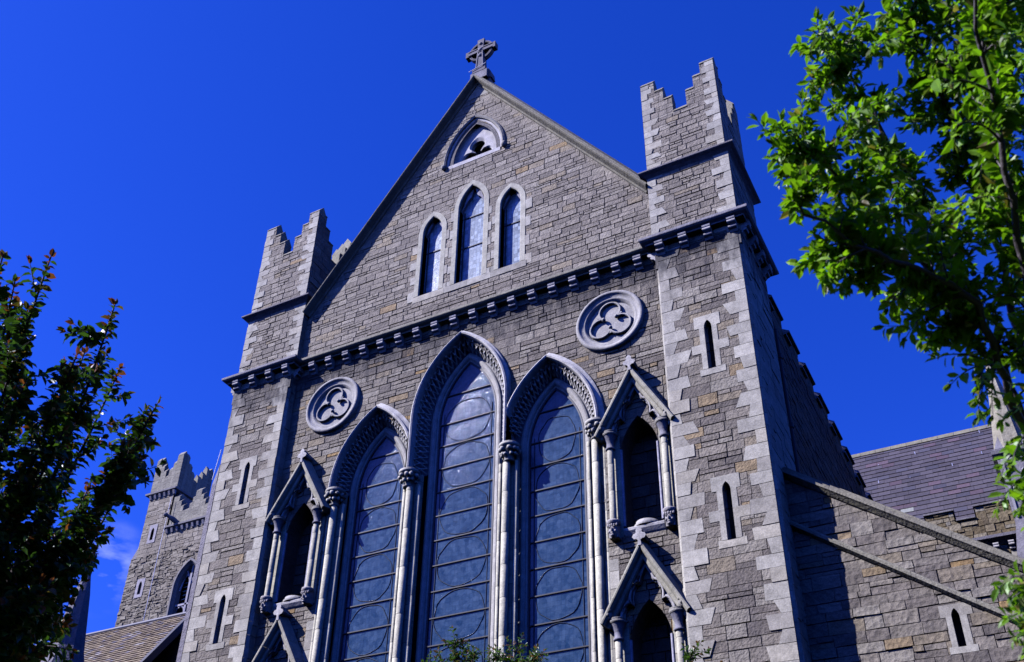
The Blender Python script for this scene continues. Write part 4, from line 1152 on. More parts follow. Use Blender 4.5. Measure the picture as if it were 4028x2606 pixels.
for k in range(16):
    x = 10.455 + 0.436 * (k - 6)
    b = corbel_mesh(x, YC, 16.26, 0.08, 0.22)
    if s0 is None: s0 = b.build("corbel", M_DRESS, cc_); x_0 = x
    else: inst(s0, cc_, (x - x_0, 0, 0))
r = MB(); rr_ = random.Random(9)
y0, z0, y1, z1 = YC + 0.6, 17.38, 20.3, 23.81
sl_ = sqrt((y1 - y0) ** 2 + (z1 - z0) ** 2); nrow = 24
ny, nz = -(z1 - z0) / sl_, (y1 - y0) / sl_
for i in range(nrow):
    t0, t1 = i / nrow, (i + 1.12) / nrow
    x = 0.5 - (0.22 if i % 2 else 0) - rr_.uniform(0, .03)
    while x < 20:
        wv = 0.435 + rr_.uniform(-.015, .015); kk = rr_.uniform(0.78, 1.2); tt = rr_.random()
        base = (0.076, 0.066, 0.068) if tt < .8 else ((0.068, 0.063, 0.072) if tt < .93 else (0.10, 0.07, 0.075))
        if rr_.random() < 0.004: base = (0.24, 0.25, 0.2)
        lift = 0.028 + rr_.uniform(0, 0.012); lo = rr_.uniform(-0.008, 0.008)
        ya, za = y0 + (y1 - y0) * (t0 + lo / sl_), z0 + (z1 - z0) * (t0 + lo / sl_); yb_, zb_ = y0 + (y1 - y0) * min(t1, 1.0), z0 + (z1 - z0) * min(t1, 1.0)
        col = tuple(v * kk for v in base)
        A, B_ = (x + .004, ya + ny * lift, za + nz * lift), (x + wv - .004, ya + ny * lift, za + nz * lift)
        r.face([A, B_, (x + wv - .004, yb_ + ny * .006, zb_ + nz * .006), (x + .004, yb_ + ny * .006, zb_ + nz * .006)], col)
        r.face([(x + .004, ya, za), (x + wv - .004, ya, za), B_, A], tuple(v * 0.8 for v in col))
        x += wv
r.face([(.5, y0, z0), (20, y0, z0), (20, y1, z1), (.5, y1, z1)], (0.03, 0.028, 0.032))
r.face([(.5, y1, z1), (20, y1, z1), (20, y1 + 4, z1 - 5.4), (.5, y1 + 4, z1 - 5.4)], (0.1, 0.085, 0.11))
ro2 = r.build("slate_roof", M_SLATE, Ch)
r = MB(); x = 0.5
while x < 20:
    r.prism([(y1 - 0.14, z1 - 0.10), (y1 + 0.14, z1 - 0.10), (y1 + 0.05, z1 + 0.09), (y1 - 0.05, z1 + 0.09)], WM((0, 0, 0), (0, 1, 0), (1, 0, 0)), x, x + 0.58, lozenge_col(rr_, (0.2, 0.19, 0.18, 0.4)), True); x += 0.59
r.build("ridge_tile", M_DRESS, ro2)
w = MB()
for _ in range(7):
    x = rr_.uniform(7.0, 11.2); t = rr_.uniform(0.1, 0.95); y = y0 + (y1 - y0) * t; z = z0 + (z1 - z0) * t
    w.box(x, x + 0.02, y + ny * .05 - .005, y + ny * .05 + .005, z + nz * .05, z + nz * .05 + rr_.choice((0.03, 0.12)), (0.6, 0.6, 0.6))
w.build("slate_clip", M_WIRE, ro2)

# ---- pinnacle standing on the aisle corner
Pn = thing("pinnacle", "octagonal stone pinnacle with traceried panel beside the purple slate roof, half hidden by leaves", "pinnacle", (11.69, 14.72, 0))
pc = (0.225, 0.215, 0.222, 0.5); px, py = 11.69, 14.72
m = MB(); m.box(px - 0.54, px + 0.54, py - 0.54, py + 0.54, 16.8, 19.1, pc)
m.box(px - 0.73, px + 0.73, py - 0.73, py + 0.73, 0, 15.73, pc)
rows = []
for hw, z in ((0.73, 15.73), (0.54, 16.8)): rows.append([(px - hw, py - hw, z), (px + hw, py - hw, z), (px + hw, py + hw, z), (px - hw, py + hw, z)])
m.grid(rows, pc, False, True)
m.build("shaft", M_FAR, Pn)
m = MB(); mould_rect(m, px - 0.54, px + 0.54, py - 0.54, py + 0.54, [(0.0, 19.05), (0.12, 19.2), (0.12, 19.33), (0.0, 19.42), (-0.45, 19.44)], (0.15, 0.145, 0.15, 0.4)); m.build("cap_moulding", M_DRESS, Pn)
m = MB(); rows = []; prn = random.Random(4)
for i in range(11):
    t = i / 10; R_ = 0.60 * (1 - t) + 0.02; z = 19.43 + 4.0 * t
    rows.append([(px + R_ * cos(pi / 8 + pi / 4 * k), py + R_ * sin(pi / 8 + pi / 4 * k), z) for k in range(8)])
for i in range(10):
    cc = lozenge_col(prn, (0.29, 0.275, 0.28, 0.7)); m.grid(rows[i:i + 2], cc, False, True)
for sx in (-1, 1):
    for sy in (-1, 1): m.face([(px + sx * .54, py + sy * .54, 19.43), (px + sx * .54, py + sy * .14, 19.43), (px + sx * .24, py + sy * .24, 20.3)], pc); m.face([(px + sx * .54, py + sy * .54, 19.43), (px + sx * .14, py + sy * .54, 19.43), (px + sx * .24, py + sy * .24, 20.3)], pc)
m.build("spirelet", M_FAR, Pn)
m = MB(); fpn = front(py - 0.54)
for s in (-1, 1): m.prism(rect(px + s * 0.42 - 0.035, px + s * 0.42 + 0.035, 17.0, 18.95), fpn, 0.002, 0.05, (0.34, 0.33, 0.34, 0))
m.prism(rect(px - 0.45, px + 0.45, 18.95, 19.02), fpn, 0.002, 0.05, (0.34, 0.33, 0.34, 0)); m.prism(rect(px - 0.025, px + 0.025, 17.0, 18.4), fpn, 0.002, 0.05, (0.34, 0.33, 0.34, 0))
for s in (-1, 1):
    m.tube([fpn(px + s * 0.19 + 0.19 * cos(pi * k / 8), 18.35 + 0.26 * sin(pi * k / 8), 0.03) for k in range(9)], 0.025, (0.34, 0.33, 0.34, 0), 5)
    m.tube([fpn(px + s * 0.19 + 0.12 * cos(pi * k / 8), 17.95 + 0.18 * sin(pi * k / 8), 0.03) for k in range(9)], 0.02, (0.34, 0.33, 0.34, 0), 5)
m.build("blind_tracery", M_DRESS, Pn)

# ================================================================== far bell tower
BT = thing("bell_tower", "tall old rubble bell tower with stepped battlements and louvred window, far behind the nave", "tower", (-44, 40, 0))
m = MB(); YF = 34.0; fw_ = front(YF); frn = random.Random(55)
lw_op = arch_path(-44.1, 1.15, -1.1, 33.5, 31.0, 8)
sl1 = arch_path(-48.98, 0.16, -0.3, 39.0, 38.25, 4); sl2 = arch_path(-48.96, 0.16, -0.3, 34.4, 33.65, 4)
hol = [arch_path(-44.1, 1.38, -1.1, 33.5, 31.0, 8), rect(-49.38, -48.56, 38.0, 39.6), rect(-49.38, -48.56, 33.4, 34.95)]
ashlar(m, fw_, [rect(-50.70, -38, 24, 36.95)], hol, [lw_op, sl1, sl2], rows=(0.18, 0.36), wid=(0.22, 0.6), split=0.5, pal=OLD, seed=56, proud=(0, 0.09), wob=0.045, joint=0.025)
ashlar(m, fw_, [rect(-50.20, -47.6, 36.95, 42.45), rect(-47.6, -38, 36.95, 38.8)], hol, [sl1], rows=(0.25, 0.45), wid=(0.35, 0.9), split=0.3, pal=[((.27, .25, .24), 3), ((.31, .29, .285), 2), ((.23, .21, .20), 2)], seed=57, proud=(0, 0.05), joint=0.02)
for h_, o_ in ((hol[1], sl1), (hol[2], sl2)):
    for q in subtract(ccw(h_), ccw(o_)): m.face([fw_(u, z, 0.05) for u, z in q], (0.36, 0.34, 0.33, 0.2))
ashlar(m, right(-38), [rect(YF, 44, 24, 40)], (), (), rows=(0.3, 0.5), wid=(0.5, 1), pal=OLD, seed=58); ashlar(m, left(-50.7), [rect(-44, -YF, 20, 36.95)], (), (), rows=(0.3, 0.5), wid=(0.5, 1), pal=OLD, seed=59)
m.face([(-50.7, YF, 36.9), (-50.2, YF, 37.9), (-50.2, YF + 3, 37.9), (-50.7, YF + 3, 36.9)], (0.25, 0.23, 0.22, 0.7)); m.face([(-50.7, YF, 36.9), (-50.2, YF, 36.9), (-50.2, YF, 37.9)], (0.25, 0.23, 0.22, 0.7))
m.face([(-50.2, YF + 3, 36.9), (-50.2, YF, 36.9), (-50.2, YF, 42.5), (-50.2, YF + 3, 42.5)], (0.25, 0.23, 0.22, 0.7))
m.build("masonry", M_FAR, BT)
t_ = MB()
TC_ = [(0.26, .245, .175), (.3, .28, .20), (.22, .205, .15)]
def step_blocks(mb, x0, x1, y0, y1, zb, zt, pk=0.35):
    """one block of a stepped parapet with a saddle top running along x"""
    z = zb
    while z < zt - 0.01:
        h = min(frn.uniform(0.28, 0.42), zt - z); c = (*frn.choice(TC_), 0.7); mb.box(x0, x1, y0, y1, z, z + h - 0.012, c); z += h
    c = (0.27, .25, .185, 0.6); ym = (y0 + y1) / 2
    a = [(x0, y0, zt), (x1, y0, zt), (x1, ym, zt + pk), (x0, ym, zt + pk)]; mb.face(a, c); mb.face([(x0, ym, zt + pk), (x1, ym, zt + pk), (x1, y1, zt), (x0, y1, zt)], c)
    mb.face([(x1, y0, zt), (x1, y1, zt), (x1, ym, zt + pk)], c); mb.face([(x0, y0, zt), (x0, ym, zt + pk), (x0, y1, zt)], c)
def step_blocks_y(mb, x0, x1, y0, y1, zb, zt, pk=0.35):
    c = (*frn.choice(TC_), 0.7); mb.box(x0, x1, y0, y1, zb, zt, c); xm = (x0 + x1) / 2; c = (0.27, .25, .185, 0.6)
    mb.face([(x0, y0, zt), (xm, y0, zt + pk), (xm, y1, zt + pk), (x0, y1, zt)], c); mb.face([(xm, y0, zt + pk), (x1, y0, zt), (x1, y1, zt), (xm, y1, zt + pk)], c)
    mb.face([(x0, y0, zt), (x1, y0, zt), (xm, y0, zt + pk)], c); mb.face([(x0, y1, zt), (xm, y1, zt + pk), (x1, y1, zt)], c)
g = 0.004
PT = [(0, .62, 45.85), (.62, .98, 45.15), (.98, 1.30, 44.6), (1.30, 1.62, 44.0), (1.62, 1.98, 44.6), (1.98, 2.28, 45.15), (2.28, 2.90, 45.85)]
for a, b, z in PT:
    step_blocks(t_, -50.35 + a + g, -50.35 + b - g, YF, YF + 0.45, 42.6, z); step_blocks(t_, -50.35 + a + g, -50.35 + b - g, YF + 3.15, YF + 3.6, 42.6, z)
for a, b, z in PT:
    k = 3.6 / 2.9; ya, yb_ = max(a * k, 0.455), min(b * k, 3.145)
    if yb_ - ya < 0.05: continue
    for x in (-50.35, -47.90): step_blocks_y(t_, x, x + 0.45, YF + ya + g, YF + yb_ - g, 42.6, z)
t_.build("turret_battlement", M_FAR, BT)
t_ = MB()
MP = [(0, .60, 41.75), (.60, .90, 41.25), (.90, 1.20, 40.75), (1.2, 1.52, 40.25), (1.52, 1.85, 40.25), (1.85, 2.10, 40.75), (2.10, 2.32, 41.25), (2.32, 2.9, 41.8), (2.9, 3.2, 41.3), (3.2, 3.5, 40.8), (3.5, 3.85, 40.3), (3.85, 4.2, 40.3), (4.2, 4.5, 40.8), (4.5, 4.8, 41.3), (4.8, 5.4, 41.8), (5.4, 5.7, 41.3), (5.7, 6.0, 40.8), (6, 6.5, 40.3), (6.5, 7, 40.8), (7, 7.5, 41.3), (7.5, 9.3, 41.8)]
for a, b, z in MP: step_blocks(t_, -47.44 + a + g, -47.44 + b - g, YF + 0.02, YF + 0.65, 39.2, z, 0.32)
for k in range(3):
    for a, b, z in ((0, .5, 40.3), (.5, .9, 41.0), (.9, 1.7, 41.8), (1.7, 2.1, 41), (2.1, 2.8, 40.3)): step_blocks(t_, -47.4 + 3 * k + a + g, -47.4 + 3 * k + b - g, YF + 9.3, YF + 9.9, 39.2, z, 0.32)
t_.build("tower_battlement", M_FAR, BT)
m = MB(); m.box(-47.89, -47.5, YF + 0.5, YF + 3.5, 38.9, 42.5, (0.24, .22, .21, .7)); m.box(-50.19, -47.89, YF + 3.2, YF + 3.55, 38.9, 42.5, (0.24, .22, .21, .7)); m.build("turret_wall", M_FAR, BT)
c = MB(); mould_rect(c, -50.30, -47.62, YF + 0.05, YF + 3.4, [(0.0, 42.35), (0.3, 42.5), (0.3, 42.66), (0.0, 42.74)], (0.2, .19, .18, .3)); sc1 = c.build("string_course", M_DRESS, BT)
c = MB(); mould_line(c, fw_, -47.6, -37.8, [(0.0, 38.75), (0.28, 38.9), (0.28, 39.05), (0.0, 39.2)], (0.2, .19, .18, .3)); sc2 = c.build("string_course", M_DRESS, BT)
s0 = None
for k in range(6):
    b = MB(); x = -50.1 + 0.5 * k; b.prism([(0, 42.0), (0.12, 42.05), (0.26, 42.36), (0, 42.36)], WM((0, YF, 0), (0, -1, 0), (1, 0, 0)), x, x + 0.2, (0.3, .29, .29, .2), True); b.build("corbel", M_DRESS, sc1)
for k in range(18):
    b = MB(); x = -47.4 + 0.53 * k; b.prism([(0, 38.4), (0.12, 38.45), (0.25, 38.76), (0, 38.76)], WM((0, YF, 0), (0, -1, 0), (1, 0, 0)), x, x + 0.2, (0.3, .29, .29, .2), True); b.build("corbel", M_DRESS, sc2)
m = MB(); arch_sweep(m, fw_, -44.1, 1.15, -1.1, 33.5, 30.5, [(0.22, -0.02), (0.22, 0.10), (0.06, 0.12), (0.0, 0.0), (-0.12, -0.15), (-0.2, -0.5)], (0.20, .19, .17, 0.3), 12)
lv = m.build("louvre_window", M_DRESS, BT)
m = MB()
for x in (-44.1,): m.box(x - 0.09, x + 0.09, YF + 0.25, YF + 0.45, 30.5, 34.6, (0.36, .35, .36, 0.1))
for s in (-1, 1):
    m.tube([fw_(-44.1 + s * x, z, -0.35) for x, z in ((0, 33.4), (0.12, 34.1), (0.45, 34.8), (0.8, 35.1))], 0.07, (0.36, .35, .36, 0.1), 5); m.tube([fw_(-44.1 + s * x, z, -0.35) for x, z in ((0.95, 33.3), (0.8, 34.0), (0.45, 34.55), (0.15, 35.2))], 0.07, (0.36, .35, .36, 0.1), 5)
    m.tube([fw_(-44.1 + s * x, z, -0.35) for x, z in ((0, 31.4), (0.2, 31.9), (0.5, 32.05), (0.8, 31.9), (1.0, 31.4))], 0.07, (0.36, .35, .36, 0.1), 5)
m.box(-45.2, -43.0, YF + 0.25, YF + 0.45, 32.05, 32.2, (0.36, .35, .36, 0.1)); m.tube([fw_(-44.1, 34.2, -0.35), fw_(-44.1, 35.6, -0.35)], 0.10, (0.36, .35, .36, 0.1), 5)
m.build("tracery", M_DRESS, lv)
for k in range(6):
    b = MB(); z = 32.35 + 0.33 * k; b.face([(-45.0, YF + 0.55, z), (-43.2, YF + 0.55, z), (-43.2, YF + 0.85, z + 0.26), (-45.0, YF + 0.85, z + 0.26)], (0.5, .47, .42, 0)); b.build("louvre", M_DRESS, lv)
b = MB(); b.face([fw_(u, z, -1.0) for u, z in rect(-45.6, -42.6, 30, 36.8)], (0, 0, 0)); b.build("dark_interior", M_DARK, lv)
for o_ in (sl1, sl2):
    b = MB(); x0, z0, x1, z1 = bbox(o_); b.face([fw_(u, z, -0.3) for u, z in rect(x0 - .2, x1 + .2, z0 - .2, z1 + .2)], (0, 0, 0)); b.build("slit_window", M_DARK, BT)
w = MB(); w.tube([(-47.50, YF - 0.26, 41.6), (-47.53, YF - 0.26, 36.2), (-47.48, YF - 0.26, 26)], 0.024, (0, 0, 0), 5); w.build("lightning_conductor", M_WIRE, BT)
w = MB(); w.tube([(-46.4, YF + 0.1, 39.15), (-46.6, YF - 0.45, 39.4), (-46.95, YF - 0.8, 39.65)], [0.2, 0.22, 0.12], (0.2, .19, .185, .4), 7); w.ball((-47.0, YF - 0.85, 39.66), (0.2, 0.22, 0.18), (0.2, .19, .185, .4)); w.build("waterspout", M_DRESS, BT)

# ================================================================== nave with tan tile roof (left)
Nv = thing("nave", "low nave with long tan stone tiled roof below the far rubble bell tower", "church building", (-30, 14, 0))
r = MB(); nr = random.Random(12)
y1, z1 = 14.0, 19.80; y0, z0 = 6.5, 19.80 - 1.37 * 7.5; sl_ = sqrt((y1 - y0) ** 2 + (z1 - z0) ** 2); nrow = 72; ny, nz = -(z1 - z0) / sl_, (y1 - y0) / sl_
for i in range(nrow):
    t0, t1 = i / nrow, (i + 1.1) / nrow; x = -44.0 - nr.uniform(0, .2)
    while x < -22.35:
        wv = nr.uniform(0.2, 0.34); kk = nr.uniform(0.75, 1.2); tt = nr.random()
        base = (0.26, 0.205, 0.125) if tt < .6 else ((0.21, 0.165, 0.115) if tt < .85 else ((0.19, 0.17, 0.17) if tt < .97 else (0.36, 0.33, 0.28)))
        lift = 0.035 + nr.uniform(0, 0.02); x1 = min(x + wv, -22.32)
        ya, za, yb_, zb_ = y0 + (y1 - y0) * t0, z0 + (z1 - z0) * t0, y0 + (y1 - y0) * min(1, t1), z0 + (z1 - z0) * min(1, t1); col = tuple(v * kk for v in base)
        r.face([(x + .004, ya + ny * lift, za + nz * lift), (x1 - .004, ya + ny * lift, za + nz * lift), (x1 - .004, yb_, zb_ + .003), (x + .004, yb_, zb_ + .003)], col)
        r.face([(x + .004, ya - ny * .0, za), (x1 - .004, ya, za), (x1 - .004, ya + ny * lift, za + nz * lift), (x + .004, ya + ny * lift, za + nz * lift)], tuple(v * .8 for v in col)); x = x1 if x1 > x else x + wv
r.face([(-44, y0, z0 - .01), (-22.32, y0, z0 - .01), (-22.32, y1, z1 - .01), (-44, y1, z1 - .01)], (0.06, 0.05, 0.04)); r.face([(-44, y1, z1), (-22.3, y1, z1), (-22.3, y1 + 7, z1 - 9), (-44, y1 + 7, z1 - 9)], (0.2, .16, .1))
nro = r.build("tiled_roof", M_TILE, Nv)
r = MB(); r.tube([(-44, y1, z1 + .02), (-22.3, y1, z1 + .02)], 0.10, (0.09, .09, .1), 8); r.build("ridge_roll", M_SLATE, nro)
r = MB(); r.prism([(y0, z0 - .45), (y1, z1 - .45), (y1, z1 + .06), (y0, z0 + .06)], WM((0, 0, 0), (0, 1, 0), (1, 0, 0)), -22.32, -22.12, (0.035, .035, .036), True); r.build("verge_board", M_SLATE, nro)  # board blackened and deepened to carry the shade under the verge
m = MB(); ashlar(m, front(14.35), [rect(-24, -9, 0, 19.2)], (), (), rows=(0.2, 0.32), wid=(0.3, 0.7), split=.3, pal=RUB, seed=91); ashlar(m, front(6.9), [rect(-44, -22.4, 0, 9.3)], (), (), rows=(0.25, 0.4), wid=(0.4, 0.9), pal=OLD, seed=92)
m.build("nave_wall", M_FAR, Nv)
m = MB(); m.tube([(-21.6, 13.9, 0), (-21.6, 13.9, 17.6), (-21.2, 14.1, 18.2)], 0.07, (0.5, .5, .5), 7); m.build("downpipe", M_WIRE, Nv)

# ---- slender spire among the left leaves
Sp = thing("spire", "slender weathered stone spire with leafy finial rising behind the dark left tree", "spire", (-22.2, 8.3, 0))
m = MB(); sx, sy = -22.53, 8.3
rows = []
for R_, z in ((1.04, 0.0), (0.97, 14.6), (0.90, 15.35), (0.66, 16.16), (0.31, 18.55), (0.09, 19.62)):
    rows.append([(sx + R_ * cos(pi / 8 + pi / 4 * j), sy + R_ * sin(pi / 8 + pi / 4 * j), z) for j in range(8)])
m.grid(rows, (0.19, 0.18, 0.185, 0.6), False, True); m.build("spire_shaft", M_FAR, Sp)
m = MB(); fx = sx
m.lathe(fx, sy, [(0.09, 19.6), (0.16, 19.66), (0.16, 19.72), (0.08, 19.78), (0.09, 20.0)], (0.2, .19, .19, .3), 8)
for k in range(5): a = 2 * pi * k / 5; m.ball((fx + 0.11 * cos(a), sy + 0.11 * sin(a), 20.05), (0.09, .09, .12), (0.2, .19, .19, .3), 6, 5)
m.lathe(fx, sy, [(0.10, 20.05), (0.13, 20.2), (0.03, 20.5)], (0.2, .19, .19, .3), 8)
m.build("finial", M_FAR, Sp)

# ================================================================== trees
def leaf(mb, p, d, n, L, wd, col, curl=0.15):
    """one folded, slightly curled leaf: base p, direction d, surface normal n"""
    d = d.normalized(); s = d.cross(n)
    if s.length < 1e-4: s = Vector((1, 0, 0)).cross(d)
    s.normalize(); n = s.cross(d).normalized()
    a = p + d * (L * 0.32) - n * (L * 0.02); b = p + d * (L * 0.68) - n * (L * curl * 0.4); t = p + d * L - n * (L * curl)
    up = n * (wd * 0.22)
    v0 = len(mb.v)
    mb.v.extend([tuple(p), tuple(a), tuple(b), tuple(t), tuple(a + s * wd * .5 + up), tuple(b + s * wd * .46 + up), tuple(a - s * wd * .5 + up), tuple(b - s * wd * .46 + up)])
    for f in ((0, 4, 1), (1, 4, 5, 2), (2, 5, 3), (0, 1, 6), (1, 2, 7, 6), (2, 3, 7)):
        mb.f.append(tuple(v0 + i for i in f)); mb.c.append(col); mb.sm.append(False)
def bez(p0, p1, sag, rn, n=6):
    mid = (p0 + p1) / 2 + sag; return [p0 * (1 - t) ** 2 + mid * (2 * t * (1 - t)) + p1 * t * t for t in [i / n for i in range(n + 1)]]
def rv(rn, k=1.0): return Vector((rn.gauss(0, k), rn.gauss(0, k), rn.gauss(0, k)))
def leafy(mb, pts, rn, spacing, L, asp, colf, start=0.0, droop=0.25, spread=0.9):
    tot = sum((pts[i + 1] - pts[i]).length for i in range(len(pts) - 1)); acc = 0; ang = rn.uniform(0, 6.28)
    nxt = tot * start
    for i in range(len(pts) - 1):
        seg = pts[i + 1] - pts[i]; l = seg.length
        if l < 1e-6: continue
        t = seg / l; x = t.cross(Vector((0, 0, 1)))
        if x.length < 1e-3: x = Vector((1, 0, 0))
        x.normalize(); y = t.cross(x)
        while nxt < acc + l:
            q = pts[i] + t * (nxt - acc); ang += 2.4 + rn.uniform(-.4, .4)
            out = x * cos(ang) + y * sin(ang)
            d = (t * (1 - spread * 0.5) + out * spread + Vector((0, 0, -droop)) + rv(rn, .18))
            n = (out.cross(t).cross(d) * 0.4 + Vector((0, 0, 0.7)) + rv(rn, .45))
            fr = nxt / tot; l_ = L * rn.uniform(0.65, 1.2) * (1.0 if fr < .85 else 0.75)
            leaf(mb, q + out * 0.004, d, n, l_, l_ * asp * rn.uniform(.85, 1.15), colf(fr, rn), rn.uniform(0.0, 0.35)); nxt += spacing * rn.uniform(.6, 1.4)
        acc += l
    t = (pts[-1] - pts[-2]).normalized()
    for k in range(3): leaf(mb, pts[-1], t + rv(rn, .35), rv(rn, .5) + Vector((0, 0, .6)), L * rn.uniform(.5, .85), L * asp * .6, colf(1.0, rn), .1)

# ---- right tree: fresh green, close to the viewer
RL = {
    'A': [(11.194, -14.18, 2.882), (11.226, -14.373, 3.381), (11.195, -14.524, 3.676), (11.159, -14.686, 4.026), (11.023, -14.816, 4.283), (10.919, -14.961, 4.373), (10.79, -15.282, 4.482)],
    'B': [(11.249, -14.539, 3.892), (11.267, -14.615, 4.179), (11.264, -14.865, 4.637), (11.223, -15.142, 4.909), (11.187, -15.346, 5.082)],
    'C': [(11.226, -14.373, 3.381), (11.289, -14.811, 3.756), (11.326, -15.186, 4.089), (11.357, -15.431, 4.348), (11.39, -15.69, 4.573)],
    'D': [(11.195, -14.524, 3.676), (11.169, -14.811, 3.765), (11.125, -15.037, 3.916), (10.981, -15.196, 3.956), (10.849, -15.282, 4.05), (10.728, -15.391, 4.156)],
    'E': [(11.226, -14.373, 3.381), (11.434, -14.351, 4.132), (11.573, -14.604, 4.763), (11.632, -14.95, 5.232)],
    'F': [(11.194, -14.18, 2.882), (11.538, -14.409, 3.625), (11.852, -14.694, 4.172), (12.052, -15.123, 4.6)],
    'G': [(11.159, -14.686, 4.026), (11.117, -14.713, 4.472), (11.013, -14.895, 4.817), (10.963, -15.145, 5.046)],
}
RT = [(10.712, -15.447, 4.491), (10.66, -15.504, 4.467), (10.646, -15.398, 4.504), (10.669, -15.433, 4.191), (10.702, -15.404, 4.309), (10.847, -15.395, 4.987), (10.807, -15.365, 4.959), (10.822, -15.257, 4.87), (10.942, -15.247, 5.0), (10.988, -15.213, 5.103), (11.084, -15.243, 5.129), (11.127, -15.351, 5.086), (10.653, -15.207, 4.09), (10.685, -15.221, 4.111), (10.766, -15.268, 4.176), (10.756, -15.184, 4.078), (10.79, -15.124, 4.01), (10.846, -15.062, 3.937), (10.874, -14.993, 3.847), (10.915, -14.939, 3.86), (10.964, -14.941, 3.778), (11.023, -14.984, 3.843), (11.048, -14.938, 3.593), (11.071, -14.97, 3.644), (11.034, -14.91, 3.547), (11.078, -14.908, 3.544), (11.052, -14.904, 3.333), (11.014, -14.862, 3.249), (11.085, -14.912, 3.347), (11.072, -14.853, 3.232), (11.118, -14.883, 3.292), (11.091, -14.734, 3.215), (10.968, -14.954, 2.964), (10.993, -14.94, 2.934), (10.966, -14.922, 2.885), (10.971, -14.902, 2.832), (11.019, -14.913, 2.864), (10.992, -14.886, 2.789), (11.056, -14.853, 2.988), (11.271, -15.257, 5.005), (11.357, -15.477, 4.661), (11.301, -15.173, 4.798), (11.137, -15.027, 4.943), (10.986, -15.087, 4.862), (10.875, -15.103, 4.735), (10.793, -15.149, 4.491), (10.869, -15.15, 4.354), (11.045, -14.83, 4.751), (10.97, -14.874, 4.503), (11.146, -14.911, 4.544), (11.157, -15.005, 4.784), (11.394, -15.315, 4.647), (11.38, -15.3, 4.357), (11.321, -15.01, 4.494), (11.255, -14.899, 4.377), (11.158, -15.01, 4.203), (11.028, -15.065, 3.953), (10.917, -15.195, 3.95), (10.878, -15.192, 4.101), (11.241, -14.939, 4.111), (11.232, -14.809, 3.936), (11.366, -15.16, 4.208), (11.317, -14.636, 4.204), (11.519, -15.024, 4.911), (11.564, -15.014, 4.756), (11.449, -14.886, 4.183), (11.323, -14.594, 3.783), (11.193, -14.61, 3.413), (11.614, -14.814, 4.538), (11.574, -14.636, 3.991), (11.794, -14.922, 4.466), (11.402, -14.46, 3.535), (11.509, -15.414, 4.721), (11.451, -15.54, 4.703), (11.322, -15.442, 4.895), (10.947, -14.975, 3.996), (11.047, -14.868, 3.852), (11.176, -14.964, 3.984)]

RT += [(10.987, -14.89, 3.702), (11.07, -14.85, 3.825), (11.106, -14.894, 3.711), (11.101, -14.807, 3.569), (11.159, -14.758, 3.68), (10.996, -14.994, 3.856), (11.184, -14.682, 3.932), (11.159, -14.684, 3.555), (11.094, -14.856, 4.007), (11.219, -14.653, 3.886), (10.977, -14.985, 4.011), (11.068, -14.789, 3.093), (11.009, -14.89, 2.943), (11.006, -14.894, 2.814)]
rn = random.Random(2024)
RTr = thing("tree", "bright green young tree on the right with long oval leaves and pale bark", "tree", (12.1, -13.9, 0))
wood = MB(); lf = MB()
def gcol(fr, r_):
    t = r_.random(); k = r_.uniform(.75, 1.2)
    c = (0.150, 0.310, 0.014) if t < .55 else ((0.215, 0.390, 0.018) if t < .85 else ((0.08, 0.180, 0.012) if t < .97 else (0.22, 0.19, 0.05)))
    if fr > .93 and r_.random() < .3: c = (0.15, 0.20, 0.045)
    return (c[0] * k, c[1] * k, c[2] * k)
base = Vector((12.1, -13.9, 0))
trunk = [base, Vector((12.05, -13.92, 1.0)), Vector((11.8, -13.98, 1.9)), Vector((11.45, -14.1, 2.55)), Vector(RL['A'][0])]
wood.tube(trunk, [0.06, 0.05, 0.042, 0.034, 0.024], (0.2, .2, .2), 8)
nodes = []
for k, pl in RL.items():
    pts = [Vector(q) for q in pl]; sm = []
    for i in range(len(pts) - 1):
        for t in (0, .25, .5, .75):
            p0, p1, p2, p3 = pts[max(i - 1, 0)], pts[i], pts[i + 1], pts[min(i + 2, len(pts) - 1)]
            sm.append(0.5 * ((2 * p1) + (p2 - p0) * t + (2 * p0 - 5 * p1 + 4 * p2 - p3) * t * t + (3 * p1 - p0 - 3 * p2 + p3) * t ** 3) + rv(rn, .008))
    sm.append(pts[-1]); r0 = {'A': .020, 'C': .013, 'E': .014, 'F': .014}.get(k, .012)
    n_ = len(sm); wood.tube(sm, [r0 * (1 - i / n_) + .004 for i in range(n_)], (0.2, .2, .2), 7)
    leafy(lf, sm[n_ // 3:], rn, 0.05, 0.052, .45, gcol, 0.1)
    for i, q in enumerate(sm): nodes.append((q, i / n_, (sm[min(i + 1, n_ - 1)] - sm[max(i - 1, 0)]).normalized()))
def twig(tip, rad, L, sp, asp, colf, wd, lf_, nodes_, bare=False):
    best = min(nodes_, key=lambda nd: (nd[0] - tip).length - 0.25 * max(-1, min(1, (tip - nd[0]).normalized().dot(nd[2]) if (tip - nd[0]).length > 1e-4 else 0)) * (tip - nd[0]).length)
    p0 = best[0]; l = (tip - p0).length
    pts = bez(p0, tip, best[2] * l * 0.25 + rv(rn, .04 * l) + Vector((0, 0, .06 * l)), rn, 7)
    wd.tube(pts, [rad * (1 - .75 * i / 7) for i in range(8)], (0.2, .2, .2), 5)
    leafy(lf_, pts, rn, sp, L, asp, colf, 0.12 if not bare else .45)
    for i in range(2, 7):
        if not bare and rn.random() < .7:
            q = pts[i]; t = (pts[i + 1] - pts[i]).normalized(); e_ = q + (t * .6 + rv(rn, .5)).normalized() * l * rn.uniform(.16, .4)
            b = bez(q, e_, rv(rn, .02), rn, 3); wd.tube(b, [rad * .5, rad * .4, rad * .3, rad * .2], (0.2, .2, .2), 4); leafy(lf_, b, rn, sp, L, asp, colf, .1)
    return pts
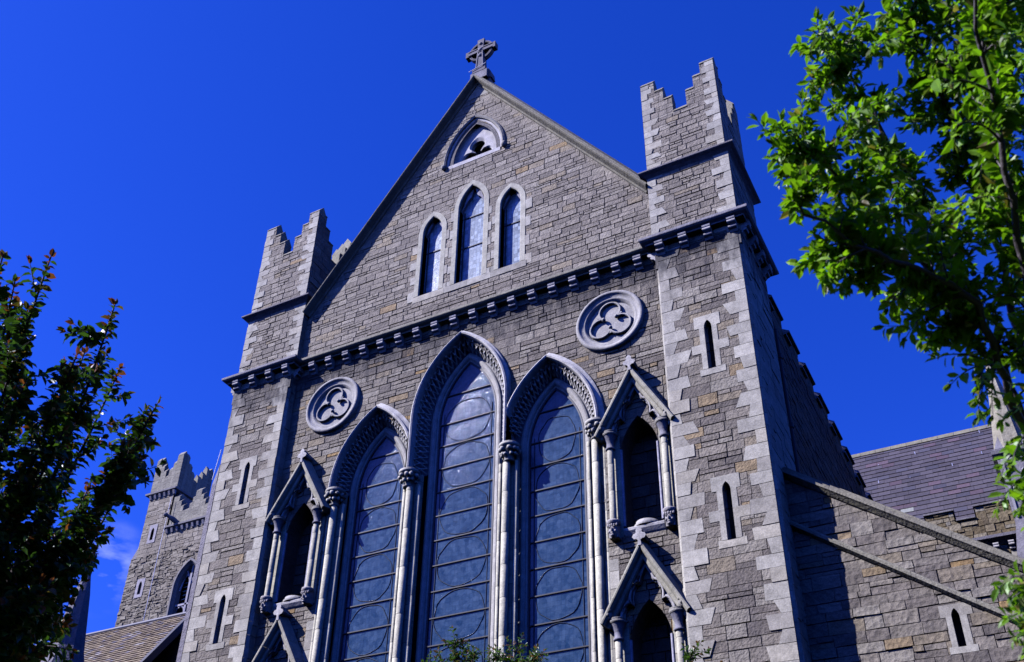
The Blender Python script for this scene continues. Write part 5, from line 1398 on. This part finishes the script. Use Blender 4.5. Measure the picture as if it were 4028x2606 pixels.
for q in RT:
    v = Vector(q); low = v.z < 3.78
    v += Vector((.046, .025, 0)) if not low else Vector((.03, .016, -.01))
    twig(v, .0045, .056 if not low else .052, .0125 if not low else .012, .46, gcol, wood, lf, nodes, low)
UP = [Vector(q) for q in RT if q[2] > 3.9]
for _ in range(300):
    a_, b_ = rn.choice(UP), rn.choice(UP)
    if (a_ - b_).length > .75: continue
    v = a_.lerp(b_, rn.random()) + rv(rn, .05) + Vector((.05, .027, 0)); twig(v, .0035, .052, .0145, .44, gcol, wood, lf, nodes)
nl = list(nodes)
for _ in range(110):
    nd = rn.choice(nl)
    if nd[1] < .25 or nd[1] > .85 or nd[0].z < 4.05: continue
    twig(nd[0] + rv(rn, .10) + Vector((0, 0, .06)), .005, .056, .015, .46, gcol, wood, lf, nodes)
wood.build("trunk", M_BARK2, RTr); lf.build("crown", M_LEAF_R, RTr)
# ---- left tree: dark cherry, seen against the light
LTr = thing("tree", "dark leafed cherry tree on the left with a few copper coloured tips", "tree", (3.9, -13.7, 0))
LT = [(5.34, -15.22, 6.54), (5.71, -15.09, 6.23), (5.21, -14.67, 6.54), (5.77, -14.81, 6.44), (5.43, -14.11, 6.2), (5.81, -14.25, 6.41), (5.88, -14.47, 5.79), (5.43, -13.78, 6.27), (5.88, -13.73, 5.85), (5.38, -13.41, 6.03), (5.81, -13.78, 5.41), (5.37, -13.46, 5.44), (5.66, -13.81, 4.99), (4.95, -13.40, 4.97), (5.15, -13.55, 4.59), (4.7, -13.1, 4.64), (5.85, -14.74, 5.42), (4.64, -13.75, 5.94), (5.05, -14.09, 5.22), (5.84, -14.37, 5.26), (5.07, -14.9, 5.98), (5.19, -14.88, 5.15), (5.16, -14.3, 4.71), (4.79, -13.59, 5.11), (5.61, -13.98, 4.39), (4.32, -14.88, 5.81), (4.96, -14.35, 6.53), (5.25, -13.86, 5.29)]
LT += [(3.2, -13.2, 6.6), (2.6, -14.2, 6.2), (3.6, -14.9, 6.7), (2.4, -13.0, 5.4), (3.9, -12.6, 6.3), (3.0, -15.0, 5.4), (4.2, -14.0, 7.0), (3.3, -12.3, 5.2)]
wood = MB(); lf = MB()
def ccol(fr, r_):
    t = r_.random(); k = r_.uniform(.7, 1.25)
    c = (0.048, 0.110, 0.022) if t < .7 else ((0.075, 0.15, 0.028) if t < .93 else (0.10, 0.085, 0.02))
    if fr > .92 and r_.random() < .55: c = (0.24, 0.075, 0.03) if r_.random() < .6 else (0.17, .12, .03)
    return (c[0] * k, c[1] * k, c[2] * k)
b0 = Vector((3.9, -13.7, 0)); fk = Vector((4.35, -13.75, 3.35))
wood.tube([b0, Vector((3.95, -13.72, 1.2)), Vector((4.1, -13.7, 2.4)), fk], [.12, .10, .09, .08], (0.2, .2, .2), 9)
nodes = []
for i, q in enumerate(LT):
    tip = Vector(q); d = tip - fk; l = d.length
    st = fk + Vector((rn.uniform(-.1, .1), rn.uniform(-.1, .1), rn.uniform(0, .3)))
    pts = bez(st, tip, Vector((0, 0, -.10 * l)) + Vector((d.x, d.y, 0)) * .12 + rv(rn, .06), rn, 12)
    wood.tube(pts, [.026 * (1 - j / 13) + .004 for j in range(13)], (0.2, .2, .2), 6)
    leafy(lf, pts, rn, .0145, .088, .58, ccol, .38, droop=.4, spread=.75)
    for j in range(3, 12): nodes.append((pts[j], j / 12, (pts[j + 1] - pts[j]).normalized()))
for _ in range(1050):
    nd = rn.choice(nodes); l = rn.uniform(.18, .46) * (1.15 - nd[1] * .6)
    if nd[0].z < 5.0 and rn.random() < .35: continue
    e_ = nd[0] + (nd[2] * .8 + rv(rn, .5) + Vector((0, 0, .25))).normalized() * l
    b = bez(nd[0], e_, rv(rn, .02), rn, 4); wood.tube(b, [.006, .005, .004, .003, .002], (0.2, .2, .2), 4)
    leafy(lf, b, rn, .017, .086, .6, ccol, .15, droop=.4, spread=.8)
wood.build("trunk", M_BARK, LTr); lf.build("crown", M_LEAF_L, LTr)

# ---- small trees below the windows; only their tops reach the picture
def small_tree(label, bx, by, tops, seed):
    global rn
    rn = random.Random(seed); t_ = thing("tree", label, "tree", (bx, by, 0)); wd, l_ = MB(), MB(); zt = max(q[2] for q in tops)
    fk = Vector((bx, by, zt - 2.2)); wd.tube([Vector((bx, by, 0)), Vector((bx + .05, by, zt / 2)), fk], [.11, .09, .07], (.2, .2, .2), 8); nd = []
    for q in tops:
        tip = Vector(q); p = bez(fk, tip, (tip - fk) * .1 + rv(rn, .08), rn, 8); wd.tube(p, [.03 * (1 - j / 9) + .004 for j in range(9)], (.2, .2, .2), 5); leafy(l_, p, rn, .02, .085, .45, ccol2, .25, .3, .8)
        for j in range(3, 9): nd.append((p[j], j / 8, (p[min(j + 1, 8)] - p[j - 1]).normalized()))
    for _ in range(len(tops) * 42):
        n_ = rn.choice(nd); e_ = n_[0] + (n_[2] * .7 + rv(rn, .55)).normalized() * rn.uniform(.12, .30)
        b = bez(n_[0], e_, rv(rn, .02), rn, 4); wd.tube(b, [.006, .005, .004, .003, .002], (.2, .2, .2), 4); leafy(l_, b, rn, .022, .08, .45, ccol2, .1, .3, .8)
    wd.build("trunk", M_BARK, t_); l_.build("crown", M_LEAF_L, t_)
def ccol2(fr, r_):
    t = r_.random(); k = r_.uniform(.7, 1.25); c = (0.07, 0.15, 0.024) if t < .7 else ((0.10, 0.19, 0.03) if t < .93 else (0.16, 0.09, 0.03))
    if fr > .85 and r_.random() < .4: c = (0.22, .10, .035)
    return (c[0] * k, c[1] * k, c[2] * k)
small_tree("green tree top with bronze shoots in front of the middle lancet window", 3.6, -5.0, [(3.2, -5, 7.5), (3.0, -5.1, 7.3), (2.8, -5, 7.15), (3.35, -4.8, 7.3), (3.55, -5.1, 7.2), (3.75, -4.9, 7.15), (3.95, -5.1, 7.15), (4.21, -5, 7.25), (4.4, -4.9, 7.05), (4.53, -5.1, 7.05), (4.1, -4.7, 7.1), (3.6, -4.5, 7.0), (3.4, -5.5, 6.9), (2.5, -4.8, 6.5), (4.8, -5.0, 6.5), (4.3, -5.6, 6.6)], 5)
small_tree("green sprig of a tree top at the foot of the right turret", 6.9, -5.0, [(6.86, -5, 6.74), (6.7, -5.2, 6.35), (7.2, -4.9, 6.4), (6.5, -4.8, 6.2), (7.4, -5.2, 6.0), (6.3, -5.3, 5.9), (6.9, -4.5, 6.1)], 6)
# tuft of weed rooted on the left turret cornice
Wd = thing("weed", "small weed tuft growing on the left turret cornice", "plant", (-6.85, -0.42, 18.84)); wl_ = MB(); rn = random.Random(3)
for _ in range(26): leaf(wl_, Vector((-6.85 + rn.uniform(-.08, .08), -0.42, 18.82)), Vector((rn.uniform(-1, 1), rn.uniform(-.8, .2), rn.uniform(.3, 1))), rv(rn), .13, .03, (0.05, .08, .02))
wl_.build("leaves", M_LEAF_L, Wd)
